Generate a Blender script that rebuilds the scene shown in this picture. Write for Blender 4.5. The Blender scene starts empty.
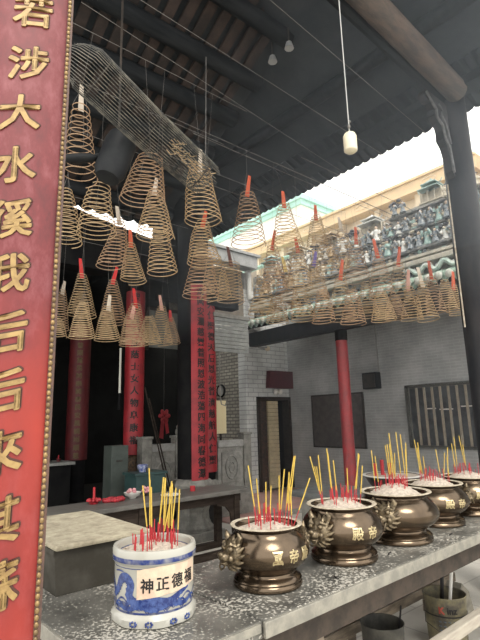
import bpy, bmesh, math, random
from mathutils import Vector, Matrix
C = bpy.context.scene.collection
PI = math.pi
R = random.Random(11)

# ------------------------------------------------------------------ materials
MATS = {}
def mat(name, c1, c2=None, scale=6.0, rough=0.6, metal=0.0, bump=0.0, detail=6, lo=0.4, hi=0.6, stretch=None, emit=None, bscale=None, spec=.5):
    if name in MATS: return MATS[name]
    m = bpy.data.materials.new(name); m.use_nodes = True
    nt = m.node_tree; N = nt.nodes; L = nt.links
    b = N['Principled BSDF']
    b.inputs['Roughness'].default_value = rough; b.inputs['Metallic'].default_value = metal
    b.inputs['Base Color'].default_value = (*c1, 1); b.inputs['Specular IOR Level'].default_value = spec
    if emit:
        b.inputs['Emission Color'].default_value = (*c1, 1); b.inputs['Emission Strength'].default_value = emit
    if c2 or bump:
        tc = N.new('ShaderNodeTexCoord'); mp = N.new('ShaderNodeMapping')
        if stretch: mp.inputs['Scale'].default_value = stretch
        L.new(tc.outputs['Object'], mp.inputs['Vector'])
        nz = N.new('ShaderNodeTexNoise'); nz.inputs['Scale'].default_value = scale; nz.inputs['Detail'].default_value = detail
        nz.inputs['Roughness'].default_value = .65
        L.new(mp.outputs['Vector'], nz.inputs['Vector'])
        if c2:
            rp = N.new('ShaderNodeValToRGB')
            rp.color_ramp.elements[0].position = lo; rp.color_ramp.elements[0].color = (*c1, 1)
            rp.color_ramp.elements[1].position = hi; rp.color_ramp.elements[1].color = (*c2, 1)
            L.new(nz.outputs['Fac'], rp.inputs['Fac']); L.new(rp.outputs['Color'], b.inputs['Base Color'])
        if bump:
            bp = N.new('ShaderNodeBump'); bp.inputs['Strength'].default_value = bump; bp.inputs['Distance'].default_value = .02
            if bscale:
                n2 = N.new('ShaderNodeTexNoise'); n2.inputs['Scale'].default_value = bscale; n2.inputs['Detail'].default_value = 4
                L.new(mp.outputs['Vector'], n2.inputs['Vector']); L.new(n2.outputs['Fac'], bp.inputs['Height'])
            else:
                L.new(nz.outputs['Fac'], bp.inputs['Height'])
            L.new(bp.outputs['Normal'], b.inputs['Normal'])
    MATS[name] = m
    return m

def brick_mat(name, c1, c2, mortar, axis, bw, bh, ms=.008, rough=.8, bump=.3, offset=.5, grime=.35):
    """masonry laid in the plane of the wall: axis 'x' = wall of constant X, 'y' = wall of constant Y, 'z' = floor"""
    m = bpy.data.materials.new(name); m.use_nodes = True
    nt = m.node_tree; N = nt.nodes; L = nt.links; b = N['Principled BSDF']
    b.inputs['Roughness'].default_value = rough
    tc = N.new('ShaderNodeTexCoord'); sp = N.new('ShaderNodeSeparateXYZ'); cb = N.new('ShaderNodeCombineXYZ')
    L.new(tc.outputs['Object'], sp.inputs[0])
    a, c = {'x': ('Y', 'Z'), 'y': ('X', 'Z'), 'z': ('X', 'Y')}[axis]
    L.new(sp.outputs[a], cb.inputs['X']); L.new(sp.outputs[c], cb.inputs['Y'])
    br = N.new('ShaderNodeTexBrick'); br.offset = offset
    br.inputs['Color1'].default_value = (*c1, 1); br.inputs['Color2'].default_value = (*c2, 1); br.inputs['Mortar'].default_value = (*mortar, 1)
    br.inputs['Scale'].default_value = 1; br.inputs['Brick Width'].default_value = bw; br.inputs['Row Height'].default_value = bh
    br.inputs['Mortar Size'].default_value = ms
    L.new(cb.outputs[0], br.inputs['Vector'])
    nz = N.new('ShaderNodeTexNoise'); nz.inputs['Scale'].default_value = 1.7; nz.inputs['Detail'].default_value = 8
    L.new(tc.outputs['Object'], nz.inputs['Vector'])
    rp = N.new('ShaderNodeValToRGB')
    rp.color_ramp.elements[0].position = .35; rp.color_ramp.elements[0].color = (1 - grime,) * 3 + (1,)
    rp.color_ramp.elements[1].position = .7; rp.color_ramp.elements[1].color = (1, 1, 1, 1)
    L.new(nz.outputs['Fac'], rp.inputs['Fac'])
    mx = N.new('ShaderNodeMixRGB'); mx.blend_type = 'MULTIPLY'; mx.inputs[0].default_value = 1
    L.new(br.outputs['Color'], mx.inputs[1]); L.new(rp.outputs['Color'], mx.inputs[2]); L.new(mx.outputs[0], b.inputs['Base Color'])
    bp = N.new('ShaderNodeBump'); bp.inputs['Strength'].default_value = bump; bp.inputs['Distance'].default_value = .01; bp.invert = True
    L.new(br.outputs['Fac'], bp.inputs['Height']); L.new(bp.outputs['Normal'], b.inputs['Normal'])
    return m

def speckle_mat(name, base, base2, fleck, scale, thr, rough=.45, metal=.0, big=3.0, bigthr=.5):
    """worn surface with scattered pale flecks that gather in patches"""
    m = bpy.data.materials.new(name); m.use_nodes = True
    nt = m.node_tree; N = nt.nodes; L = nt.links; b = N['Principled BSDF']
    b.inputs['Roughness'].default_value = rough; b.inputs['Metallic'].default_value = metal
    tc = N.new('ShaderNodeTexCoord')
    n0 = N.new('ShaderNodeTexNoise'); n0.inputs['Scale'].default_value = 5; n0.inputs['Detail'].default_value = 8
    n1 = N.new('ShaderNodeTexNoise'); n1.inputs['Scale'].default_value = scale; n1.inputs['Detail'].default_value = 3
    n2 = N.new('ShaderNodeTexNoise'); n2.inputs['Scale'].default_value = big; n2.inputs['Detail'].default_value = 2
    for n in (n0, n1, n2): L.new(tc.outputs['Object'], n.inputs['Vector'])
    r0 = N.new('ShaderNodeValToRGB'); r0.color_ramp.elements[0].position = .35; r0.color_ramp.elements[1].position = .7
    r0.color_ramp.elements[0].color = (*base, 1); r0.color_ramp.elements[1].color = (*base2, 1)
    L.new(n0.outputs['Fac'], r0.inputs['Fac'])
    ad = N.new('ShaderNodeMath'); ad.operation = 'MULTIPLY_ADD'; ad.inputs[1].default_value = .42
    L.new(n2.outputs['Fac'], ad.inputs[0]); L.new(n1.outputs['Fac'], ad.inputs[2])
    r1 = N.new('ShaderNodeValToRGB'); r1.color_ramp.elements[0].position = thr; r1.color_ramp.elements[1].position = thr + .05
    L.new(ad.outputs[0], r1.inputs['Fac'])
    mx = N.new('ShaderNodeMixRGB'); L.new(r1.outputs['Color'], mx.inputs[0]); L.new(r0.outputs['Color'], mx.inputs[1]); mx.inputs[2].default_value = (*fleck, 1)
    L.new(mx.outputs[0], b.inputs['Base Color'])
    mr = N.new('ShaderNodeMath'); mr.operation = 'MULTIPLY_ADD'; mr.inputs[1].default_value = .4; mr.inputs[2].default_value = rough
    L.new(r1.outputs['Color'], mr.inputs[0]); L.new(mr.outputs[0], b.inputs['Roughness'])
    return m

def board_mat():
    """faded red lacquer: pink bloom, warm glow painted in as an orange patch"""
    m = bpy.data.materials.new('faded_red_lacquer'); m.use_nodes = True
    nt = m.node_tree; N = nt.nodes; L = nt.links; b = N['Principled BSDF']
    tc = N.new('ShaderNodeTexCoord'); mp = N.new('ShaderNodeMapping'); mp.inputs['Scale'].default_value = (1, 1, .45)
    L.new(tc.outputs['Object'], mp.inputs['Vector'])
    n1 = N.new('ShaderNodeTexNoise'); n1.inputs['Scale'].default_value = 12; n1.inputs['Detail'].default_value = 8; n1.inputs['Roughness'].default_value = .7
    L.new(mp.outputs['Vector'], n1.inputs['Vector'])
    r1 = N.new('ShaderNodeValToRGB')
    e = r1.color_ramp.elements
    e[0].position = .3; e[0].color = (.075, .008, .010, 1); e[1].position = .72; e[1].color = (.22, .060, .068, 1)
    k = e.new(.5); k.color = (.135, .014, .017, 1)
    L.new(n1.outputs['Fac'], r1.inputs['Fac'])
    # warm glow put into the colour: orange patch low on the board
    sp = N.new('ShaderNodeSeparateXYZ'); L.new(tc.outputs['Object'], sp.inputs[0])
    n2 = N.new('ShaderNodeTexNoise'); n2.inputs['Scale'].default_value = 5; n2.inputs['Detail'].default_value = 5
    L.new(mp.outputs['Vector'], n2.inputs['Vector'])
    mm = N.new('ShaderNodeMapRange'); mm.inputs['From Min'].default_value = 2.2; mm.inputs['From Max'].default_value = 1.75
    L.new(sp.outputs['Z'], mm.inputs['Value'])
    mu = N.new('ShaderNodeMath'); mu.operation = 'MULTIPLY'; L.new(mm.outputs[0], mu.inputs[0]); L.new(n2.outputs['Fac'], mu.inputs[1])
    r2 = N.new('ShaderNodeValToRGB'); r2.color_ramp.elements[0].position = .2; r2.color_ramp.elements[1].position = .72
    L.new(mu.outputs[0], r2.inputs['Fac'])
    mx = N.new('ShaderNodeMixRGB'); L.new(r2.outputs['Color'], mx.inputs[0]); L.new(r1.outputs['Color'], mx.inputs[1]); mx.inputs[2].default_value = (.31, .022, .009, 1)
    L.new(mx.outputs[0], b.inputs['Base Color'])
    b.inputs['Roughness'].default_value = .55
    return m

def porcelain_mat():
    """white glaze with blue rim band, wave band and foot sprigs (pattern by height and angle)"""
    m = bpy.data.materials.new('blue_and_white_glaze'); m.use_nodes = True
    nt = m.node_tree; N = nt.nodes; L = nt.links; b = N['Principled BSDF']
    tc = N.new('ShaderNodeTexCoord'); sp = N.new('ShaderNodeSeparateXYZ'); L.new(tc.outputs['Object'], sp.inputs[0])
    at = N.new('ShaderNodeMath'); at.operation = 'ARCTAN2'; L.new(sp.outputs['Y'], at.inputs[0]); L.new(sp.outputs['X'], at.inputs[1])
    def band(zc, hw, amp=0, freq=0, ph=0, soft=.003):
        z = sp.outputs['Z']
        if amp:
            f = N.new('ShaderNodeMath'); f.operation = 'MULTIPLY_ADD'; f.inputs[1].default_value = freq; f.inputs[2].default_value = ph; L.new(at.outputs[0], f.inputs[0])
            s = N.new('ShaderNodeMath'); s.operation = 'SINE'; L.new(f.outputs[0], s.inputs[0])
            ab = N.new('ShaderNodeMath'); ab.operation = 'ABSOLUTE'; L.new(s.outputs[0], ab.inputs[0])
            q = N.new('ShaderNodeMath'); q.operation = 'MULTIPLY_ADD'; q.inputs[1].default_value = -amp; L.new(ab.outputs[0], q.inputs[0]); L.new(z, q.inputs[2])
            z = q.outputs[0]
        d = N.new('ShaderNodeMath'); d.operation = 'SUBTRACT'; L.new(z, d.inputs[0]); d.inputs[1].default_value = zc
        a = N.new('ShaderNodeMath'); a.operation = 'ABSOLUTE'; L.new(d.outputs[0], a.inputs[0])
        r = N.new('ShaderNodeMapRange'); r.inputs['From Min'].default_value = hw + soft; r.inputs['From Max'].default_value = hw; L.new(a.outputs[0], r.inputs['Value'])
        return r.outputs[0]
    parts = [band(.2465, .0085), band(.218, .0012, soft=.001), band(.0535, .003), band(.066, .007, .02, 7), band(.084, .003, .022, 7, .4), band(.052, .0015, .03, 7, .1)]
    cur = parts[0]
    for p in parts[1:]:
        x = N.new('ShaderNodeMath'); x.operation = 'MAXIMUM'; L.new(cur, x.inputs[0]); L.new(p, x.inputs[1]); cur = x.outputs[0]
    nz = N.new('ShaderNodeTexNoise'); nz.inputs['Scale'].default_value = 30; nz.inputs['Detail'].default_value = 4; L.new(tc.outputs['Object'], nz.inputs['Vector'])
    rr = N.new('ShaderNodeValToRGB'); rr.color_ramp.elements[0].position = .3; rr.color_ramp.elements[0].color = (.45, .45, .45, 1); rr.color_ramp.elements[1].position = .6
    L.new(nz.outputs['Fac'], rr.inputs['Fac'])
    mu = N.new('ShaderNodeMath'); mu.operation = 'MULTIPLY'; L.new(cur, mu.inputs[0]); L.new(rr.outputs['Color'], mu.inputs[1])
    mx = N.new('ShaderNodeMixRGB'); L.new(mu.outputs[0], mx.inputs[0]); mx.inputs[1].default_value = (.40, .39, .345, 1); mx.inputs[2].default_value = (.02, .04, .17, 1)
    L.new(mx.outputs[0], b.inputs['Base Color']); b.inputs['Roughness'].default_value = .22
    return m

# ------------------------------------------------------------------ mesh building
class MB:
    def __init__(s): s.bm = bmesh.new(); s.mi = 0
    def _mark(s, n0):
        s.bm.faces.ensure_lookup_table()
        for f in s.bm.faces[n0:]: f.material_index = s.mi
    def box(s, c, d, rot=None, bevel=0):
        n0 = len(s.bm.faces)
        r = bmesh.ops.create_cube(s.bm, size=1)
        vs = r['verts']
        bmesh.ops.scale(s.bm, vec=d, verts=vs)
        if bevel:
            es = list({e for v in vs for e in v.link_edges})
            q = bmesh.ops.bevel(s.bm, geom=es, offset=bevel, segments=2, affect='EDGES', profile=.6)
            vs = list({v for f in q['faces'] for v in f.verts} | {v for v in vs if v.is_valid})
        M = (rot.to_4x4() if rot else Matrix())
        bmesh.ops.transform(s.bm, matrix=Matrix.Translation(c) @ M, verts=vs)
        s._mark(n0); return s
    def span(s, x0, x1, y0, y1, z0, z1, bevel=0):
        return s.box(((x0 + x1) / 2, (y0 + y1) / 2, (z0 + z1) / 2), (abs(x1 - x0), abs(y1 - y0), abs(z1 - z0)), bevel=bevel)
    def tube(s, pts, rad, seg=6, caps=True, closed=False):
        n0 = len(s.bm.faces)
        pts = [Vector(p) for p in pts]; n = len(pts)
        rads = rad if isinstance(rad, (list, tuple)) else [rad] * n
        rings = []; up = None
        for i, p in enumerate(pts):
            a = pts[i - 1] if (i > 0 or closed) else p
            c = pts[(i + 1) % n] if (i < n - 1 or closed) else p
            t = (c - a)
            if t.length < 1e-9: t = Vector((0, 0, 1))
            t.normalize()
            if up is None:
                up = Vector((0, 0, 1)) if abs(t.z) < .9 else Vector((1, 0, 0))
            u = up - t * up.dot(t)
            if u.length < 1e-6: u = t.orthogonal()
            u.normalize(); v = t.cross(u); up = u
            rings.append([s.bm.verts.new(p + (u * math.cos(2 * PI * k / seg) + v * math.sin(2 * PI * k / seg)) * rads[i]) for k in range(seg)])
        m = n if closed else n - 1
        for i in range(m):
            A, B = rings[i], rings[(i + 1) % n]
            for k in range(seg):
                s.bm.faces.new((A[k], A[(k + 1) % seg], B[(k + 1) % seg], B[k]))
        if caps and not closed:
            s.bm.faces.new(list(reversed(rings[0]))); s.bm.faces.new(rings[-1])
        s._mark(n0); return s
    def lathe(s, prof, seg=32, c=(0, 0, 0), a0=0, a1=2 * PI, wob=None):
        n0 = len(s.bm.faces); c = Vector(c); full = abs(a1 - a0 - 2 * PI) < 1e-6
        cols = seg if full else seg + 1; rings = []
        for (r, z) in prof:
            if r < 1e-6 and full: rings.append([s.bm.verts.new(c + Vector((0, 0, z)))] * cols); continue
            ring = []
            for k in range(cols):
                a = a0 + (a1 - a0) * k / seg; rr = r * (wob(a, z) if wob else 1)
                ring.append(s.bm.verts.new(c + Vector((rr * math.cos(a), rr * math.sin(a), z))))
            rings.append(ring)
        for i in range(len(rings) - 1):
            A, B = rings[i], rings[i + 1]
            for k in range(seg):
                q = [A[k], A[(k + 1) % cols], B[(k + 1) % cols], B[k]]
                u = []
                for v in q:
                    if v not in u: u.append(v)
                if len(u) > 2:
                    try: s.bm.faces.new(u)
                    except ValueError: pass
        s._mark(n0); return s
    def ball(s, c, rad, seg=10, rings=7, rot=None):
        n0 = len(s.bm.faces)
        r = bmesh.ops.create_uvsphere(s.bm, u_segments=seg, v_segments=rings, radius=1)
        M = Matrix.Translation(c) @ (rot.to_4x4() if rot else Matrix()) @ Matrix.Diagonal((*(rad if isinstance(rad, (tuple, list)) else (rad,) * 3), 1))
        bmesh.ops.transform(s.bm, matrix=M, verts=r['verts']); s._mark(n0); return s
    def prism(s, poly, depth, M=None):
        """poly (x,z) outline extruded along +y by depth"""
        n0 = len(s.bm.faces)
        a = [s.bm.verts.new((x, 0, z)) for x, z in poly]; b = [s.bm.verts.new((x, depth, z)) for x, z in poly]
        n = len(poly)
        s.bm.faces.new(a); s.bm.faces.new(list(reversed(b)))
        for i in range(n): s.bm.faces.new((a[i], b[i], b[(i + 1) % n], a[(i + 1) % n]))
        if M: bmesh.ops.transform(s.bm, matrix=M, verts=a + b)
        s._mark(n0); return s
    def xform(s, M): bmesh.ops.transform(s.bm, matrix=M, verts=s.bm.verts[:]); return s
    def build(s, name, material, parent=None, smooth=False, loc=None):
        me = bpy.data.meshes.new(name)
        bmesh.ops.recalc_face_normals(s.bm, faces=s.bm.faces[:])
        s.bm.to_mesh(me); s.bm.free()
        for m in (material if isinstance(material, (list, tuple)) else [material]): me.materials.append(m)
        if smooth:
            for p in me.polygons: p.use_smooth = True
            try: me.set_sharp_from_angle(angle=math.radians(45))
            except Exception: pass
        o = bpy.data.objects.new(name, me); C.objects.link(o)
        if parent: o.parent = parent
        if loc: o.location = loc
        return o

def text_verts(body, size, bold=.0, extrude=.004, res=2):
    """glyph as (verts, faces) centred on the origin, x right, y up, z towards the reader"""
    cu = bpy.data.curves.new('glyph', 'FONT'); cu.body = body; cu.size = size; cu.extrude = extrude; cu.offset = bold; cu.resolution_u = res
    o = bpy.data.objects.new('glyph', cu); C.objects.link(o)
    dg = bpy.context.evaluated_depsgraph_get(); dg.update()
    me = o.evaluated_get(dg).to_mesh()
    vs = [v.co.copy() for v in me.vertices]; fs = [tuple(p.vertices) for p in me.polygons]
    o.evaluated_get(dg).to_mesh_clear(); bpy.data.objects.remove(o); bpy.data.curves.remove(cu)
    if vs:
        x0 = min(v.x for v in vs); x1 = max(v.x for v in vs); y0 = min(v.y for v in vs); y1 = max(v.y for v in vs)
        for v in vs: v.x -= (x0 + x1) / 2; v.y -= (y0 + y1) / 2
    return vs, fs
def text_obj(name, body, size, material, parent, place, bold=.0, extrude=.004):
    v0, f0 = text_verts(body, size, 0, extrude)
    vs, fs = [], []
    for k in range(8 if bold else 1):                   # brush weight: the glyph repeated round a small circle
        off = Vector((bold * math.cos(k * PI / 4), bold * math.sin(k * PI / 4), 0)) if bold else Vector((0, 0, 0))
        n0 = len(vs); vs += [v + off for v in v0]; fs += [tuple(i + n0 for i in f) for f in f0]
    me = bpy.data.meshes.new(name); me.from_pydata([place(v) for v in vs], [], fs); me.update()
    me.materials.append(material)
    o = bpy.data.objects.new(name, me); C.objects.link(o); o.parent = parent
    return o

def tag(o, label=None, cat=None, group=None, kind=None):
    if label: o['label'] = label
    if cat: o['category'] = cat
    if group: o['group'] = group
    if kind: o['kind'] = kind
    return o
def thing(name, label, cat, loc=(0, 0, 0), rz=0, group=None):
    o = bpy.data.objects.new(name, None); C.objects.link(o); o.location = loc; o.rotation_euler = (0, 0, rz); o.empty_display_size = .1
    return tag(o, label, cat, group)
def struct(o): o['kind'] = 'structure'; return o

# ------------------------------------------------------------------ camera
cam = bpy.data.cameras.new('camera'); co = bpy.data.objects.new('camera', cam); C.objects.link(co)
right = Vector((0.76531388, -0.64316047, -0.02528409)); upv = Vector((-0.11149384, -0.17115289, 0.97891563)); fwd = Vector((0.63392728, 0.7463587, 0.20269411))
upv = (upv - fwd * upv.dot(fwd) / fwd.length_squared).normalized(); fwd.normalize(); right = fwd.cross(upv)
M = Matrix.Identity(4)
for i in range(3): M[i][0] = right[i]; M[i][1] = upv[i]; M[i][2] = -fwd[i]
M.translation = (0, 0, 1.6)
co.matrix_world = M
cam.sensor_width = 36; cam.lens = 481 / 640 * 36; cam.clip_end = 200; cam.clip_start = .02
bpy.context.scene.camera = co

# ------------------------------------------------------------------ common materials
m_floor = brick_mat('courtyard_paving', (.62, .59, .53), (.56, .535, .48), (.42, .40, .36), 'z', .8, .5, .008, .75, .2, grime=.3)
m_pink = brick_mat('pink_paving', (.58, .33, .29), (.52, .31, .27), (.42, .33, .30), 'z', .3, .3, .01, .8, .2)
m_brickX = brick_mat('grey_brick_across', (.46, .47, .465), (.41, .42, .415), (.52, .525, .52), 'x', .22, .056, .006, .85)
m_brickY = brick_mat('pale_brick', (.72, .73, .71), (.64, .65, .63), (.36, .37, .37), 'y', .30, .10, .008, .85)
m_rubble = brick_mat('rubble_stone', (.46, .43, .36), (.30, .28, .24), (.16, .15, .13), 'x', .19, .075, .014, .9, .6)
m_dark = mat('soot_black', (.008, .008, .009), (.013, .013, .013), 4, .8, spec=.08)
m_roof = mat('sooty_boarding', (.026, .030, .034), (.040, .044, .048), 3, .85, bump=.2, spec=.15)
m_purlin = mat('sooty_timber', (.012, .014, .016), (.021, .023, .025), 5, .8, stretch=(.4, 3, 3), spec=.15)
m_rafter = mat('brown_rafter', (.058, .044, .039), (.036, .031, .029), 5, .8, spec=.15)
m_log = mat('brown_log', (.11, .082, .066), (.06, .052, .046), 6, .75, spec=.25, bump=.3, stretch=(.6, 3, 3))
m_post = mat('black_painted_timber', (.013, .014, .017), (.026, .024, .025), 5, .6, stretch=(2, 2, .5), spec=.2)
m_darkwood = mat('dark_wood', (.022, .016, .013), (.045, .034, .027), 7, .55, stretch=(.5, 3, 3), spec=.1)
m_tablewood = mat('weathered_table_wood', (.12, .095, .07), (.26, .21, .155), 7, .65, stretch=(.7, 4, 4))
m_redcol = mat('red_paint', (.33, .03, .035), (.22, .028, .03), 4, .5)
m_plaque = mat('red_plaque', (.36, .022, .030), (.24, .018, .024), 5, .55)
m_plaque_d = mat('dim_red_plaque', (.10, .008, .010), (.07, .006, .008), 5, .6)  # darker copy of the plaque red, hall gloom put into the colour
m_black = mat('black_ink', (.012, .01, .01), None, rough=.6)
m_gold = mat('old_gold_leaf', (.34, .225, .085), (.23, .145, .055), 25, .45, .25)
m_goldedge = mat('dark_recess', (.06, .02, .012), None, rough=.7)
m_bead = mat('dull_gilt_bead', (.30, .20, .085), (.15, .10, .05), 40, .4, .5)
m_beadbase = mat('brown_border', (.10, .05, .035), (.06, .035, .028), 30, .6)
m_bronze = mat('polished_bronze', (.150, .110, .074), (.080, .060, .043), 7, .2, .9, detail=5, lo=.35, hi=.7)
m_bronze_l = mat('cast_bronze_relief', (.26, .205, .13), (.09, .07, .048), 60, .38, .8, bump=.2)
m_brass = mat('rubbed_brass', (.62, .52, .30), (.45, .36, .2), 60, .35, .7)
m_lip = mat('ash_dusted_lip', (.50, .45, .36), (.30, .25, .18), 30, .7)
m_ash = mat('pale_ash', (.55, .47, .39), (.36, .31, .26), 60, .95, bump=.6)
m_stickred = mat('red_stick', (.42, .025, .032), None, rough=.6)
m_stickyel = mat('yellow_incense', (.58, .41, .07), (.46, .31, .06), 40, .8)
m_stickbrown = mat('brown_incense', (.22, .12, .05), None, rough=.85)
m_coil = mat('incense_coil_tan', (.52, .38, .22), (.40, .28, .16), 30, .85)
m_coil2 = mat('incense_coil_brown', (.44, .29, .18), (.36, .24, .15), 30, .85)
m_string = mat('grey_string', (.16, .15, .14), None, rough=.8)
m_tagr = mat('red_paper', (.60, .03, .03), (.5, .03, .03), 10, .7)
m_tago = mat('orange_paper', (.62, .12, .05), (.5, .09, .04), 10, .7)
m_tagw = mat('white_paper', (.62, .54, .44), (.5, .43, .35), 10, .8)
m_tagp = mat('pink_paper', (.60, .34, .27), None, rough=.8)
m_tagv = mat('violet_paper', (.16, .12, .36), None, rough=.7)
m_tagy = mat('yellow_paper', (.66, .48, .16), None, rough=.7)
m_stone = mat('grey_stone', (.25, .24, .215), (.15, .145, .13), 9, .8, bump=.3)
m_cream = mat('cream_paint', (.70, .58, .40), (.60, .50, .36), 2, .8)
m_white = mat('white_enamel', (.72, .70, .65), None, rough=.35)
m_iron = mat('dark_iron', (.035, .033, .03), (.07, .055, .045), 12, .55, .4)
m_grey = mat('grey_plaster', (.30, .30, .28), (.22, .22, .21), 5, .8)

# ------------------------------------------------------------------ the setting
def S(name, mb, m, parent=None, smooth=False): return struct(mb.build(name, m, parent, smooth))
S('floor', MB().span(-6, 18, -8, 16, -.12, 0), m_floor)
b = MB().span(-1, 5.0, 6.45, 10.2, 0, .36); b.mi = 0
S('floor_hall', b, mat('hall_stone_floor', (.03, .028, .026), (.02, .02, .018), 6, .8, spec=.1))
S('floor_pink', MB().span(5.01, 8.45, 6.2, 8.22, 0.001, .03), m_pink)
S('trim_1', MB().span(5.01, 8.45, 6.06, 6.2, 0, .06, bevel=.01), m_stone)
# courtyard side wall, door wall and its rubble return
S('wall_right', MB().span(8.5, 8.75, -3, 8.5, 0, 4.25), m_brickX)
b = MB().span(7.13, 7.43, 8.25, 8.5, 0, 4.6).span(7.43, 8.5, 8.25, 8.5, 2.1, 4.6)
S('wall_back', b, m_brickY)
S('wall_return', MB().span(7.131, 7.35, 8.5, 11, 0, 3.75), m_rubble)
b = MB().span(6.98, 7.5, 8.1, 8.6, 3.62, 3.75, bevel=.02).span(7.03, 7.45, 8.15, 8.55, 3.4, 3.62, bevel=.04).span(7.0, 7.48, 8.12, 8.58, 3.3, 3.4, bevel=.03)
b.tube([(7.02, 8.12, 3.3), (6.98, 8.1, 3.2), (7.04, 8.14, 3.14), (7.09, 8.18, 3.2)], [.05, .05, .045, .03], 8)
S('trim_2', b, m_grey)
# doorway
d = struct(thing('door_1', None, None)); 
S('door_frame', MB().span(7.43, 7.5, 8.2, 8.42, .03, 2.1).span(8.42, 8.5, 8.2, 8.42, .03, 2.1).span(7.43, 8.5, 8.2, 8.42, 2.03, 2.1), m_darkwood, d)
b = MB().span(7.5, 7.84, 8.36, 8.40, .04, 2.02)
for zz in (.3, .75, 1.2, 1.65): b.span(7.53, 7.81, 8.34, 8.36, zz, zz + .33, bevel=.008)
S('door_leaf', b, mat('carved_brown_panel', (.09, .05, .035), (.035, .028, .024), 14, .6), d)
b = MB()
for k in range(22): b.span(7.87, 8.2, 8.34, 8.42, .05 + k * .0895, .05 + k * .0895 + .083, bevel=.006)
S('cream_screen', b, mat('cream_brick', (.62, .52, .33), (.5, .42, .27), 5, .7), d)
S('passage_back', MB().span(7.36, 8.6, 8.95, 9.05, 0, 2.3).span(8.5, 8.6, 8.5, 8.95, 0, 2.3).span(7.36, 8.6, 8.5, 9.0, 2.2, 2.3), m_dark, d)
# hall shell: dark interior
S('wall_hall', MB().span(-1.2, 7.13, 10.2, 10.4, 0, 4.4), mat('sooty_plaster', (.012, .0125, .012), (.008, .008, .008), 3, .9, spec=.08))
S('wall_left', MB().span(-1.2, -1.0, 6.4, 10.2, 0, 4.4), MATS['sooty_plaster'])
S('ceiling_hall', MB().span(-1.2, 3.35, 6.4, 10.4, 4.2, 4.42).span(3.35, 5.7, 6.75, 10.4, 4.05, 4.25), m_purlin)
S('wall_loft', MB().span(5.2, 7.13, 8.26, 8.4, 3.76, 5.02), mat('stained_plaster', (.20, .17, .13), (.11, .095, .08), 5, .85, bump=.3))
S('wall_attic', MB().span(3.85, 4.75, 6.4, 6.75, 4.05, 5.6), m_dark)
S('lintel', MB().prism([(-1.2, 3.75), (3.9, 3.75), (3.9, 4.38), (2.93, 4.485), (2.28, 4.605), (1.2, 4.80), (-1.2, 5.1)], .3, Matrix.Translation((0, 6.3, 0))).span(3.9, 5.5, 6.5, 6.72, 3.55, 4.25), m_dark)
b = MB().span(5.2, 7.3, 7.9, 8.24, 5.02, 5.3, bevel=.02).span(5.2, 7.35, 7.85, 8.29, 5.3, 5.36)
S('trim_3', b, mat('grey_metal_gutter', (.30, .31, .31), (.22, .23, .23), 6, .6))
# wall over the door wall up to the gutter
S('wall_upper', MB().span(7.15, 7.4, 8.25, 8.5, 4.6, 5.0), m_grey)

# courtyard corridor: fascia beam, lean-to roof, tile ends
S('beam_corridor', MB().span(6.78, 6.98, -3, 7.7, 3.13, 3.42), m_post)
cr = S('roof_corridor', MB().prism([(6.55, 3.44), (8.5, 4.15), (8.5, 4.22), (6.55, 3.52)], 10.9, Matrix.Translation((0, -3, 0))), m_dark)
b = MB()
k = 0; y = -2.9
m_tilegreen = mat('green_tile_glaze', (.16, .26, .20), (.30, .36, .30), 20, .35)
m_tilewhite = mat('pale_tile_end', (.50, .50, .44), (.36, .38, .33), 30, .5)
while y < 7.75:
    b.mi = 0
    b.tube([(6.42, y, 3.53), (7.0, y, 3.74)], .05, 8)
    b.mi = 1; b.ball((6.415, y, 3.53), (.03, .062, .062), 8, 6)
    b.mi = 0; b.box((6.46, y + .08, 3.48), (.03, .07, .07), Matrix.Rotation(PI / 4, 3, 'X'))
    y += .16
b.build('tile_ends', [m_tilegreen, m_tilewhite], cr, True)
S('wall_frieze', MB().span(7.0, 7.14, 2.2, 7.75, 3.6, 4.72).span(7.02, 7.14, 2.2, 4.2, 4.72, 4.95), mat('frieze_ground', (.34, .32, .27), (.20, .20, .18), 14, .8, bump=.5))
m_ledge = mat('frieze_ledge', (.07, .075, .08), (.24, .23, .2), 12, .7)
S('trim_4', MB().span(6.82, 7.0, 2.2, 7.75, 3.92, 4.0, bevel=.015).span(6.86, 7.0, 2.2, 7.75, 4.04, 4.09, bevel=.01), mat('pale_ledge', (.44, .41, .33), (.32, .3, .25), 9, .8))
S('trim_5', MB().span(6.86, 7.0, 2.2, 7.75, 4.165, 4.21, bevel=.01), m_ledge)
S('trim_6', MB().span(6.92, 7.0, 2.2, 7.0, 4.52, 4.55, bevel=.006), m_ledge)
S('trim_7', MB().span(6.93, 7.02, 2.2, 4.2, 4.85, 4.88, bevel=.006), m_ledge)

# pavilion roof near the camera: slope running down to the hall, and the courtyard side with its eave
def zL(y): return 5.975 - .5 * (y - 2.5)
ang = -math.atan(.5)
ce = struct(thing('ceiling', None, None))
b = MB().prism([(2.45, zL(2.45) + .09), (5.8, zL(5.8) + .09), (5.8, zL(5.8) + .15), (2.45, zL(2.45) + .15)], 4.75, Matrix(((0, 1, 0, -1.3), (1, 0, 0, 0), (0, 0, 1, 0), (0, 0, 0, 1))))
S('roof_boards', b, m_roof, ce)
for k in range(17):
    x = .35 + k * .178
    S('rafter', MB().box((x, 4.1, zL(4.1) + .055), (.105, 3.66, .035), Matrix.Rotation(ang, 3, 'X')), m_rafter, ce)
for y in (2.62, 3.08, 3.58, 4.02, 4.5, 4.98, 5.45):
    S('purlin', MB().tube([(-1.2, y + .03, zL(y) - .05), (3.38, y - .03, zL(y) - .05)], .095, 10), m_purlin, ce, True)
b = MB(); x = -1.2
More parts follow.
